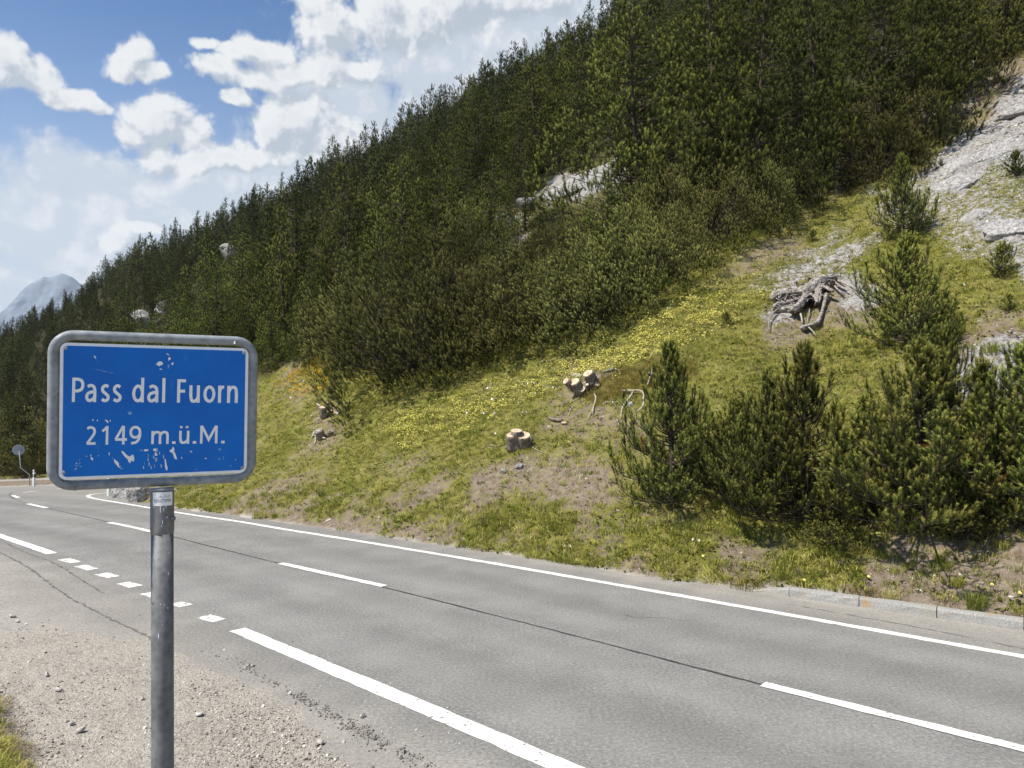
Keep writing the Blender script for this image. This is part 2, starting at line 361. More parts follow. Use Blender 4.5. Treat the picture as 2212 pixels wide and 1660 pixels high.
def mat_terrain():
    m, nt, b = mat('ground', 0.95, 0.15); L = nt.links.new; P = geo(nt)
    nA = noise(nt, 0.9, 6, .6, P); nB = noise(nt, 7, 6, .65, P); nC = noise(nt, 38, 4, .65, P)
    grass = ramp(nt, mth(nt, 'ADD', mth(nt, 'MULTIPLY', nA, .5), mth(nt, 'MULTIPLY', nB, .5)), [(.3, (.11, .12, .024)), (.45, (.22, .22, .045)), (.6, (.33, .30, .082)), (.75, (.43, .36, .16))])
    grass = mixc(nt, rng_map(nt, nC, .35, .68), mixc(nt, .6, grass, (.05, .048, .02)), grass)
    soil = ramp(nt, nB, [(.3, (.17, .125, .088)), (.5, (.29, .23, .175)), (.7, (.41, .345, .28))])
    soil = mixc(nt, rng_map(nt, nC, .4, .7), mixc(nt, .45, soil, (.10, .08, .06)), soil)
    rockv = N(nt, 'ShaderNodeTexVoronoi', feature='DISTANCE_TO_EDGE', ins={'Scale': 5.0, 'Randomness': 1.0})
    mp = N(nt, 'ShaderNodeMapping'); L(P, mp.inputs[0]); mp.inputs['Scale'].default_value = (1, 1, 2.2); mp.inputs['Rotation'].default_value = (.4, .5, .3)
    dn = N(nt, 'ShaderNodeVectorMath', operation='ADD'); L(mp.outputs[0], dn.inputs[0]); L(noise(nt, 3, 4, .6, P, 1), dn.inputs[1]); L(dn.outputs[0], rockv.inputs['Vector'])
    crack = rng_map(nt, rockv.outputs['Distance'], 0.0, .05)
    rock = ramp(nt, nB, [(.3, (.30, .285, .275)), (.5, (.43, .412, .397)), (.7, (.58, .558, .535))])
    rock = mixc(nt, mth(nt, 'MULTIPLY', crack, .55), mixc(nt, .5, rock, (.16, .14, .12)), rock)
    gr = ramp(nt, noise(nt, 22, 7, .75, P), [(.34, (.20, .178, .15)), (.45, (.345, .312, .267)), (.56, (.45, .413, .36)), (.70, (.58, .54, .485))])
    gr = mixc(nt, rng_map(nt, noise(nt, 1.6, 4, .6, P), .35, .65), gr, mixc(nt, .55, gr, (.50, .45, .385)))
    aG, aR, aV, aO = attr(nt, 'grass'), attr(nt, 'rock'), attr(nt, 'gravel'), attr(nt, 'heath')
    edge = mth(nt, 'ADD', mth(nt, 'MULTIPLY', mth(nt, 'SUBTRACT', nB, .5), 2.4), mth(nt, 'MULTIPLY', mth(nt, 'SUBTRACT', nC, .5), 1.8))
    fG = rng_map(nt, mth(nt, 'ADD', aG, edge), .35, .62)
    c = mixc(nt, fG, soil, grass)
    c = mixc(nt, rng_map(nt, mth(nt, 'ADD', aO, mth(nt, 'MULTIPLY', edge, .6)), .4, .7), c, ramp(nt, nC, [(.3, (.12, .10, .03)), (.6, (.22, .18, .05))]))
    c = mixc(nt, rng_map(nt, mth(nt, 'ADD', aR, mth(nt, 'MULTIPLY', edge, .8)), .4, .6), c, rock)
    c = mixc(nt, aV, c, gr)
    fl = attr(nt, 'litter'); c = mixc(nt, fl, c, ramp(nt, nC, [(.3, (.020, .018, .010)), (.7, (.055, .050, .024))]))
    L(c, b.inputs['Base Color'])
    hh = mth(nt, 'ADD', mth(nt, 'MULTIPLY', nB, .6), mth(nt, 'ADD', mth(nt, 'MULTIPLY', nC, .5), mth(nt, 'MULTIPLY', mth(nt, 'MULTIPLY', crack, aR), .5)))
    bump(nt, b, hh, .9, .10)
    return m
NX_, NY_ = 0.6643, 0.7475
def mat_asphalt():
    m, nt, b = mat('asphalt', 0.88, 0.25); L = nt.links.new; P = geo(nt)
    n1 = mth(nt, 'ADD', mth(nt, 'MULTIPLY', noise(nt, 27, 4, .85, P), .75), mth(nt, 'MULTIPLY', noise(nt, 75, 2, .8, P), .25)); n2 = noise(nt, 1.1, 5, .6, P); n3 = noise(nt, 10, 5, .65, P)
    g = ramp(nt, n1, [(.36, (.105, .102, .095)), (.46, (.183, .179, .169)), (.54, (.248, .243, .229)), (.66, (.41, .402, .38))])
    g2 = ramp(nt, n1, [(.36, (.16, .149, .132)), (.46, (.25, .234, .209)), (.54, (.315, .296, .265)), (.66, (.44, .418, .376))])
    c = mixc(nt, attr(nt, 'old'), g, g2)
    st = N(nt, 'ShaderNodeMapping'); L(P, st.inputs[0]); st.inputs['Rotation'].default_value = (0, 0, R_(-48.4)); 
    st2 = N(nt, 'ShaderNodeMapping'); L(st.outputs[0], st2.inputs[0]); st2.inputs['Scale'].default_value = (1.0, 0.09, 1)
    str_ = noise(nt, 1.6, 3, .5, st2.outputs[0])
    c = mixc(nt, rng_map(nt, str_, .42, .62), mixc(nt, .16, c, (.12, .115, .105)), c)
    c = mixc(nt, rng_map(nt, n2, .35, .68), mixc(nt, .22, c, (.10, .095, .087)), mixc(nt, .1, c, (.32, .29, .25)))
    c = mixc(nt, mth(nt, 'MULTIPLY', attr(nt, 'dust'), rng_map(nt, n3, .3, .65)), c, (.40, .37, .325))
    dt = N(nt, 'ShaderNodeVectorMath', operation='DOT_PRODUCT'); L(P, dt.inputs[0]); dt.inputs[1].default_value = (NX_, NY_, 0); dd = mth(nt, 'ADD', dt.outputs['Value'], mth(nt, 'MULTIPLY_ADD', n2, .5, -.25))
    for cen, hw, amt, cc in ((8.35, .5, .10, (.42, .41, .39)), (9.85, .5, .10, (.42, .41, .39)), (5.55, .5, .09, (.42, .41, .39)), (6.95, .5, .09, (.42, .41, .39)), (9.1, .4, .13, (.09, .086, .08)), (6.25, .4, .11, (.09, .086, .08))):
        k_ = rng_map(nt, mth(nt, 'ABSOLUTE', mth(nt, 'SUBTRACT', dd, cen)), hw, .05, 0, amt); c = mixc(nt, mth(nt, 'MULTIPLY', k_, mth(nt, 'SUBTRACT', 1.0, attr(nt, 'old'))), c, cc)
    # dark polished drips and stains
    stn = rng_map(nt, noise(nt, 2.7, 6, .75, P), .66, .74); c = mixc(nt, mth(nt, 'MULTIPLY', stn, .35), c, (.10, .095, .09))
    L(c, b.inputs['Base Color'])
    bump(nt, b, n1, .5, .012)
    return m
def mat_paint():
    m, nt, b = mat('road_paint', 0.65, 0.35); L = nt.links.new; P = geo(nt)
    n = noise(nt, 14, 7, .75, P); n2 = noise(nt, 90, 3, .8, P)
    w = mixc(nt, rng_map(nt, n2, .3, .6), (.64, .625, .58), (.84, .83, .79))
    w = mixc(nt, rng_map(nt, noise(nt, 3.0, 4, .6, P), .4, .7), w, mixc(nt, .35, w, (.42, .39, .34)))
    k = rng_map(nt, mth(nt, 'ADD', n, mth(nt, 'MULTIPLY', attr(nt, 'tone'), .17)), .64, .69)
    L(mixc(nt, k, w, (.25, .24, .22)), b.inputs['Base Color']); bump(nt, b, n2, .3, .004)
    return m
def mat_simple(name, c1, c2, scale=8, rough=.8, spec=.3, metallic=0, bs=0.2, bd=.01, obj=True, detail=5, stretch=None, stops=(.35, .65)):
    m, nt, b = mat(name, rough, spec, metallic); P = objco(nt) if obj else geo(nt)
    if stretch:
        mp = N(nt, 'ShaderNodeMapping'); nt.links.new(P, mp.inputs[0]); mp.inputs['Scale'].default_value = stretch; P = mp.outputs[0]
    n = noise(nt, scale, detail, .65, P)
    nt.links.new(ramp(nt, n, [(stops[0], c1), (stops[1], c2)]), b.inputs['Base Color'])
    if bs: bump(nt, b, n, bs, bd)
    return m
def mat_needle(name, dark, mid, tip, dead=0.0):
    m, nt, b = mat(name, .7, .12); L = nt.links.new
    t = attr(nt, 'tone'); oi = N(nt, 'ShaderNodeObjectInfo').outputs['Random']
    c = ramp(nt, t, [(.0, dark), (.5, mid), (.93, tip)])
    hue = N(nt, 'ShaderNodeHueSaturation'); L(c, hue.inputs['Color'])
    L(mth(nt, 'MULTIPLY_ADD', oi, .030, .482), hue.inputs['Hue']); L(mth(nt, 'MULTIPLY_ADD', N(nt, 'ShaderNodeTexWhiteNoise', noise_dimensions='1D').outputs[0], 0, 1.0), hue.inputs['Saturation'])
    L(mth(nt, 'MULTIPLY_ADD', mth(nt, 'FRACT', mth(nt, 'MULTIPLY', oi, 7.31)), 1.0, .60), hue.inputs['Value'])
    dn = N(nt, 'ShaderNodeTexNoise', ins={'Scale': 1.3, 'Detail': 2.0}); L(geo(nt), dn.inputs['Vector'])
    c2 = mixc(nt, mth(nt, 'MULTIPLY', rng_map(nt, dn.outputs[0], .68, .72), rng_map(nt, t, 1.02, 1.05)), hue.outputs[0], (.32, .12, .04))
    c3 = mixc(nt, rng_map(nt, t, 1.45, 1.5), c2, (.24, .105, .042))      # dead shoots are flagged by tone 2
    L(c3, b.inputs['Base Color'])
    tr = N(nt, 'ShaderNodeBsdfTranslucent'); L(c3, tr.inputs[0]); ms = N(nt, 'ShaderNodeMixShader'); ms.inputs[0].default_value = .12
    out = nt.nodes['Material Output']; L(b.outputs[0], ms.inputs[1]); L(tr.outputs[0], ms.inputs[2]); L(ms.outputs[0], out.inputs[0])
    return m
def mat_blade(name, stops, tl=.3):
    m, nt, b = mat(name, .7, .2); L = nt.links.new
    oi = N(nt, 'ShaderNodeObjectInfo').outputs['Random']; t = attr(nt, 'tone')
    P = geo(nt); n = noise(nt, .8, 4, .6, P)
    c = ramp(nt, mth(nt, 'ADD', mth(nt, 'MULTIPLY', n, .6), mth(nt, 'MULTIPLY', oi, .4)), stops)
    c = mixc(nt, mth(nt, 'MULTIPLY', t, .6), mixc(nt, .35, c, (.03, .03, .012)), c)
    L(c, b.inputs['Base Color'])
    tr = N(nt, 'ShaderNodeBsdfTranslucent'); L(c, tr.inputs[0]); ms = N(nt, 'ShaderNodeMixShader'); ms.inputs[0].default_value = tl
    L(b.outputs[0], ms.inputs[1]); L(tr.outputs[0], ms.inputs[2]); L(ms.outputs[0], nt.nodes['Material Output'].inputs[0])
    return m
M = {}
M['ground'] = mat_terrain(); M['asphalt'] = mat_asphalt(); M['paint'] = mat_paint()
M['needle_young'] = mat_needle('young_pine_needles', (.024, .033, .010), (.105, .128, .028), (.38, .38, .09))
M['needle_shrub'] = mat_needle('shrub_needles', (.030, .034, .012), (.14, .146, .045), (.38, .37, .12))
M['needle_tree'] = mat_needle('tree_needles', (.018, .025, .008), (.078, .100, .026), (.28, .30, .072))
M['needle_far'] = mat_needle('far_tree_needles', (.020, .027, .011), (.062, .078, .028), (.18, .20, .062))
M['bark'] = mat_simple('bark', (.035, .028, .022), (.10, .08, .062), 14, .9, .2, bs=.6, bd=.02, stretch=(1, 1, .25))
M['twig'] = mat_simple('dead_twig', (.20, .17, .14), (.38, .34, .30), 10, .9, .2)
M['deadwood'] = mat_simple('weathered_wood', (.045, .036, .030), (.46, .42, .375), 34, .85, .25, bs=.8, bd=.02, stretch=(.22, 1, 1), stops=(.38, .62))
M['root_shade'] = mat_simple('root_cavity_shade', (.018, .013, .010), (.07, .05, .038), 20, .95, .1)  # near-black colour standing in for shade inside the dead root
M['palewood'] = mat_simple('bleached_wood', (.26, .225, .18), (.50, .455, .38), 30, .8, .25, bs=.3)
M['stumpbark'] = mat_simple('stump_bark', (.09, .07, .055), (.30, .25, .20), 25, .95, .15, bs=.8, bd=.02, stretch=(1, 1, .3))
def mat_cut():
    m, nt, b = mat('cut_wood', .8, .2); P = objco(nt)
    c = ramp(nt, noise(nt, 9, 4, .6, P), [(.35, (.36, .25, .15)), (.5, (.52, .42, .29)), (.66, (.60, .52, .40))])
    n2 = noise(nt, 60, 3, .6, P); nt.links.new(mixc(nt, rng_map(nt, n2, .55, .7), c, (.40, .27, .16)), b.inputs['Base Color']); return m
M['cut'] = mat_cut()
def mat_rock(name, a, bb, dark=(.14, .125, .11), sc=2.0):
    m, nt, b = mat(name, .9, .2); P = geo(nt)
    n = noise(nt, 4 * sc, 8, .68, P); n2 = noise(nt, 1.2 * sc, 4, .6, P); v = N(nt, 'ShaderNodeTexVoronoi', feature='DISTANCE_TO_EDGE', ins={'Scale': 2.6 * sc})
    ad = N(nt, 'ShaderNodeVectorMath', operation='ADD'); nt.links.new(P, ad.inputs[0]); nt.links.new(noise(nt, 2 * sc, 4, .6, P, 1), ad.inputs[1]); nt.links.new(ad.outputs[0], v.inputs['Vector'])
    cr = rng_map(nt, v.outputs['Distance'], 0, .06)
    c = ramp(nt, n, [(.32, a), (.68, bb)])
    c = mixc(nt, rng_map(nt, n2, .5, .72), c, mixc(nt, .4, c, (.28, .22, .16)))
    c = mixc(nt, cr, mixc(nt, .6, c, dark), c)
    nt.links.new(c, b.inputs['Base Color']); bump(nt, b, mth(nt, 'ADD', n, mth(nt, 'MULTIPLY', cr, .4)), .9, .08); return m
M['rock'] = mat_rock('limestone', (.26, .25, .24), (.54, .525, .505))
M['stone'] = mat_simple('pebble', (.28, .26, .235), (.56, .53, .49), 3, .9, .2, bs=.2)
def mat_pebbles():
    m, nt, b = mat('loose_gravel', .9, .2); oi = N(nt, 'ShaderNodeObjectInfo').outputs['Random']
    c = ramp(nt, oi, [(.0, (.13, .115, .10)), (.35, (.30, .265, .225)), (.7, (.43, .39, .335)), (.92, (.54, .50, .45)), (1, (.66, .63, .58))])
    nt.links.new(c, b.inputs['Base Color']); return m
M['pebbles'] = mat_pebbles()
M['crumb'] = mat_simple('dark_chippings', (.12, .11, .10), (.36, .33, .29), 1.5, .9, .2, bs=0)
def mat_granite():
    m, nt, b = mat('granite_kerb', .85, .25); P = geo(nt)
    n = noise(nt, 55, 5, .75, P); n2 = noise(nt, 5, 5, .6, P)
    c = ramp(nt, n, [(.32, (.20, .20, .19)), (.5, (.31, .305, .285)), (.68, (.45, .44, .41))])
    c = mixc(nt, rng_map(nt, n2, .45, .7), c, mixc(nt, .4, c, (.30, .26, .20)))
    c = mixc(nt, mth(nt, 'MULTIPLY', rng_map(nt, noise(nt, 2.2, 3, .5, P), .62, .68), rng_map(nt, n2, .45, .6)), c, (.36, .25, .16))
    nt.links.new(c, b.inputs['Base Color']); bump(nt, b, n, .5, .015); return m
M['granite'] = mat_granite()
def mat_galv(name, a, b_, dirty=True, rough=.45):
    m, nt, b = mat(name, rough + .12, .3, .12); P = objco(nt)
    v = N(nt, 'ShaderNodeTexVoronoi', ins={'Scale': 42.0}); nt.links.new(P, v.inputs['Vector'])
    n = noise(nt, 9, 6, .65, P); c = ramp(nt, mth(nt, 'ADD', mth(nt, 'MULTIPLY', N(nt, 'ShaderNodeSeparateColor').outputs[0], 0), mth(nt, 'ADD', mth(nt, 'MULTIPLY', n, .8), mth(nt, 'MULTIPLY', v.outputs['Distance'], .25))), [(.32, a), (.66, b_)])
    if dirty:
        n3 = noise(nt, 24, 6, .7, P); c = mixc(nt, rng_map(nt, n3, .62, .70), c, (.07, .06, .05))
        n4 = noise(nt, 46, 3, .6, P); c = mixc(nt, rng_map(nt, n4, .74, .77), c, (.45, .46, .46))
    nt.links.new(c, b.inputs['Base Color']); nt.links.new(rng_map(nt, n, .3, .7, rough - .1, rough + .25), b.inputs['Roughness']); bump(nt, b, n, .15, .003); return m
M['galv'] = mat_galv('galvanised_frame', (.15, .162, .174), (.31, .33, .35))
M['pole'] = mat_galv('galvanised_pole', (.10, .103, .105), (.20, .204, .207))
M['sleeve'] = mat_galv('galvanised_sleeve', (.125, .124, .124), (.22, .218, .218))
def mat_blue():
    m, nt, b = mat('blue_enamel', .38, .4); P = objco(nt)
    n = noise(nt, 4, 4, .5, P); c = mixc(nt, rng_map(nt, n, .3, .7), (.003, .125, .50), (.006, .165, .59))
    mp = N(nt, 'ShaderNodeMapping'); nt.links.new(P, mp.inputs[0]); mp.inputs['Scale'].default_value = (1, 1, .35); mp.inputs['Rotation'].default_value = (0, .5, 0)
    n2 = noise(nt, 30, 6, .7, mp.outputs[0]); c = mixc(nt, mth(nt, 'MULTIPLY', rng_map(nt, n2, .60, .72), .35), c, (.06, .26, .60))
    nt.links.new(c, b.inputs['Base Color']); nt.links.new(rng_map(nt, n, .3, .7, .3, .5), b.inputs['Roughness']); return m
M['blue'] = mat_blue()
M['white'] = mat_simple('white_reflective', (.78, .80, .80), (.88, .89, .88), 30, .5, .4, bs=0)
M['plastic'] = mat_simple('white_plastic', (.70, .70, .67), (.80, .80, .77), 8, .55, .4, bs=0)
M['black'] = mat_simple('black_plastic', (.012, .012, .012), (.03, .03, .03), 8, .6, .3, bs=0)
M['scrape'] = mat_simple('scraped_paint', (.10, .34, .68), (.62, .70, .76), 60, .6, .3, bs=0, stops=(.42, .58))
M['greyback'] = mat_simple('grey_sheet', (.30, .33, .36), (.37, .40, .43), 5, .5, .4, bs=0)
M['tar'] = mat_simple('tar_seam', (.035, .034, .032), (.075, .072, .068), 12, .7, .3, bs=0, obj=False)
M['oldtar'] = mat_simple('old_crack', (.10, .095, .085), (.17, .16, .145), 3, .8, .3, bs=0, obj=False)
M['mountain'] = mat_simple('far_rock', (.09, .12, .17), (.20, .235, .29), .012, .95, .1, bs=0, obj=False, detail=8)  # blue of the distant haze is mixed into this rock colour
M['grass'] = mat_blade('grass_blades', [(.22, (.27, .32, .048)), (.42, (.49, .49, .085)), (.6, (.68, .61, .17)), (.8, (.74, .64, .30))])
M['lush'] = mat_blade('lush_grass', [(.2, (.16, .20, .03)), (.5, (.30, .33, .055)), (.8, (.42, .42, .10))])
M['herb'] = mat_blade('herb_leaves', [(.2, (.12, .14, .03)), (.5, (.22, .24, .05)), (.8, (.34, .33, .09))])
M['straw'] = mat_blade('dry_grass', [(.2, (.30, .22, .12)), (.8, (.52, .42, .26))])
M['heath'] = mat_blade('brown_heath', [(.2, (.22, .17, .04)), (.5, (.30, .24, .06)), (.8, (.26, .27, .06))])
M['yellow'] = mat_simple('yellow_petals', (.62, .56, .10), (.82, .76, .26), 5, .7, .2, bs=0)
M['orange'] = mat_simple('orange_petals', (.70, .42, .03), (.80, .55, .05), 5, .7, .2, bs=0)
M['petal'] = mat_simple('white_petals', (.80, .80, .76), (.88, .88, .85), 5, .7, .2, bs=0)

# ------------------------------------------------------------------ terrain sheet
def regions(x, y, z, up):
    """how much of each ground cover lies at world points (positions read off once and kept as regions on the slope)"""
    px, py = project(x, y, z)
    j = 55 * fbm(x * .7, y * .7, 41, 5, .65); jx = px + j; jy = py + 40 * fbm(x * .7 + 50, y * .7, 42, 5, .65)
    def reg(poly, soft=14): return sstep(-soft, soft, sd_poly(jx, jy, poly))
    bare = np.zeros(x.shape); rock = np.zeros(x.shape)
    for p, a in [([(1000, 1040), (1120, 985), (1260, 980), (1360, 1040), (1330, 1100), (1180, 1085), (1040, 1085)], .75),
                 ([(1860, 1200), (2000, 1160), (2300, 1140), (2500, 1400), (2212, 1370), (1990, 1310), (1880, 1260)], 1.0),
                 ([(1190, 850), (1290, 860), (1400, 900), (1420, 960), (1290, 960), (1180, 940)], .55),
                 ([(1230, 790), (1320, 800), (1310, 870), (1210, 870)], .9),
                 ([(670, 870), (740, 880), (730, 990), (670, 980)], .7), ([(820, 985), (890, 985), (870, 1030), (820, 1020)], .6),
                 ([(500, 1095), (660, 1105), (800, 1140), (900, 1160), (700, 1150), (480, 1120)], .8),
                 ([(850, 1050), (930, 1020), (960, 1060), (900, 1100)], .5), ([(1600, 520), (1760, 470), (1720, 560), (1560, 620)], .5),
                 ([(1640, 700), (1700, 650), (1860, 600), (1900, 700), (1790, 720), (1740, 780), (1650, 760)], .8),
                 ([(1730, 400), (1820, 330), (2000, 300), (2060, 200), (2300, 60), (2300, 180), (2100, 260), (1960, 340), (1820, 420)], .9),
                 ([(2100, 660), (2212, 650), (2300, 900), (2100, 900), (2060, 800)], .7), ([(620, 770), (640, 770), (650, 850), (615, 850)], .9),
                 ([(240, 1040), (330, 1040), (330, 1092), (240, 1090)], .8)]:
        bare = np.maximum(bare, a * .9 * reg(p, 42))
    for p, a in [([(1860, 470), (2080, 290), (2300, 200), (2300, 600), (2120, 570), (1980, 500)], .50), ([(1990, 425), (2070, 325), (2230, 235), (2400, 240), (2400, 360), (2140, 360), (2090, 425), (2040, 430)], 1.0),
                 ([(1955, 395), (2080, 292), (2200, 178), (2300, 150), (2300, 200), (2095, 318), (2010, 400)], 1.0),
                 ([(2070, 480), (2150, 455), (2400, 430), (2400, 560), (2130, 520)], .9), ([(1620, 620), (1760, 545), (1890, 500), (1900, 530), (1790, 600), (1690, 630)], .62),
                 ([(1690, 560), (1790, 500), (1850, 490), (1740, 570)], .6), ([(1640, 690), (1710, 640), (1720, 700), (1660, 720)], .7),
                 ([(1780, 600), (1870, 590), (1895, 680), (1820, 650)], .8), ([(2060, 800), (2160, 730), (2300, 690), (2300, 830), (2120, 880), (2000, 890)], .75),
                 ([(1165, 420), (1240, 365), (1345, 335), (1350, 400), (1240, 450)], 1.0), ([(1060, 560), (1100, 480), (1150, 440), (1140, 490), (1090, 560)], .7), ([(1740, 340), (1800, 320), (1800, 380), (1750, 385)], 1.0),
                 ([(1870, 420), (1960, 400), (1900, 440)], .6), ([(2170, 540), (2300, 520), (2300, 640), (2190, 600)], .6), ([(2080, 320), (2200, 300), (2100, 380)], .5),
                 ([(1960, 240), (2100, 190), (2110, 220), (1990, 280)], .7), ([(1930, 690), (1990, 700), (1960, 760)], .5), ([(1100, 1010), (1150, 1000), (1140, 1030)], .6)]:
        rock = np.maximum(rock, a * reg(p, 22))
    heath = reg([(1265, 850), (1335, 795), (1400, 780), (1500, 780), (1505, 815), (1430, 850), (1300, 885)], 10)
    flow = reg([(830, 920), (860, 965), (920, 955), (1100, 880), (1350, 800), (1500, 745), (1660, 640), (1560, 620), (1400, 680), (1230, 780), (1000, 860)], 26)
    oran = reg([(600, 850), (640, 800), (700, 765), (770, 725), (745, 775), (650, 850)], 14)
    daisy = reg([(1000, 880), (1000, 940), (1200, 860), (1200, 760)], 30) * .6 + reg([(1640, 420), (1900, 330), (1950, 400), (1700, 480)], 30)
    grassy = sstep(.0, .14, up)
    patch = fbm(x * .55, y * .55, 43, 4, .6)
    low = sstep(1120, 1000, py) * sstep(700, 1000, px)
    g = .86 + .40 * patch - .5 * sstep(3.4, .8, up) * sstep(-.15, .35, fbm(x * 1.3, y * 1.3, 47, 4, .6)) - bare * .95
    lushzone = reg([(700, 780), (900, 800), (1250, 720), (1480, 590), (1700, 470), (1640, 430), (1400, 560), (1100, 700), (760, 700)], 30)
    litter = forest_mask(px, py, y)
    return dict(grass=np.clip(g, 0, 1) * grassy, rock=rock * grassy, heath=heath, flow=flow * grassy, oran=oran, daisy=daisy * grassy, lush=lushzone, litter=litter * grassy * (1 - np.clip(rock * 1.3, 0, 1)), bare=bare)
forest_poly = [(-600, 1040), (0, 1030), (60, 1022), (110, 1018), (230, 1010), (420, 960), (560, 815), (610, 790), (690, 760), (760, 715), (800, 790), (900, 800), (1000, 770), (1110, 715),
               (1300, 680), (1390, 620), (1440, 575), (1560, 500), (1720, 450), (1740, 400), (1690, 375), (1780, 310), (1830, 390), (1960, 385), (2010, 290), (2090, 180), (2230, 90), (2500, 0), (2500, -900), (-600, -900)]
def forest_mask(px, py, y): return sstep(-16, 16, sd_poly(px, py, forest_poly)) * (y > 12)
def build_terrain():
    a = np.concatenate([np.linspace(-180, -52, 110, endpoint=False), np.linspace(-52, -38, 60, endpoint=False), np.linspace(-38, 40, 760, endpoint=False), np.linspace(40, 60, 60, endpoint=False), np.linspace(60, 180, 80, endpoint=False)])
    r = np.concatenate([[0.5], np.geomspace(1.5, 60, 430, endpoint=False), np.geomspace(60, 330, 150, endpoint=False), np.geomspace(330, 5000, 30)])
    A, Rr = np.meshgrid(np.radians(a), r); x = np.sin(A) * Rr; y = np.cos(A) * Rr
    z = height(x, y)
    X, d, D0, T, DR = hillparts(x, y); up = d - D0
    rg = regions(x, y, z, up)
    # broken ledges where the rock comes through
    rk = rg['rock'] * (Rr < 120)
    z = z + rk * 1.5 * (0.16 * np.abs(fbm(x * 1.4, y * 1.4, 51, 4, .6)) + .10 * np.round(2.2 * fbm(x * .9 + z, y * .9, 52, 3)) * .5 + .05 * fbm(x * 7, y * 7, 53, 3, .7))
    gv = sd_poly(x, y, gravel_poly) + 0.42 * fbm(x * 1.1, y * 1.1, 31, 5, .7)
    mo = sd_poly(x, y, mound_poly) + 0.15 * fbm(x * 2, y * 2, 33, 3)
    gravel = sstep(.16, .02, up + .10 * fbm(x * 2.5, y * 2.5, 49, 3))
    gravel = gravel * (1 - sstep(-.02, .3, mo)) * (1 - sstep(YE, YE + .4, y) * (x < 0)); grass = np.maximum(rg['grass'], sstep(0.0, .35, mo) * .9); grass = np.where((y > YL1) & (x < 0) & (up < 1.5), np.maximum(grass, .75), grass)
    verts = np.stack([x, y, z], -1).reshape(-1, 3); nr, na = x.shape
    i, j = np.meshgrid(np.arange(nr - 1), np.arange(na), indexing='ij'); j2 = (j + 1) % na
    f = np.stack([i * na + j, (i + 1) * na + j, (i + 1) * na + j2, i * na + j2], -1).reshape(-1, 4)
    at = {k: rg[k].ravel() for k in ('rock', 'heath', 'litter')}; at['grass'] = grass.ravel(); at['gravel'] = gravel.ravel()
    me = mesh_from('ground', verts, f, M['ground'], at, smooth=True)
    tag(link('ground', me), 'grassy hillside with pale stony patches rising from the gravel verge', kind='structure')
build_terrain()

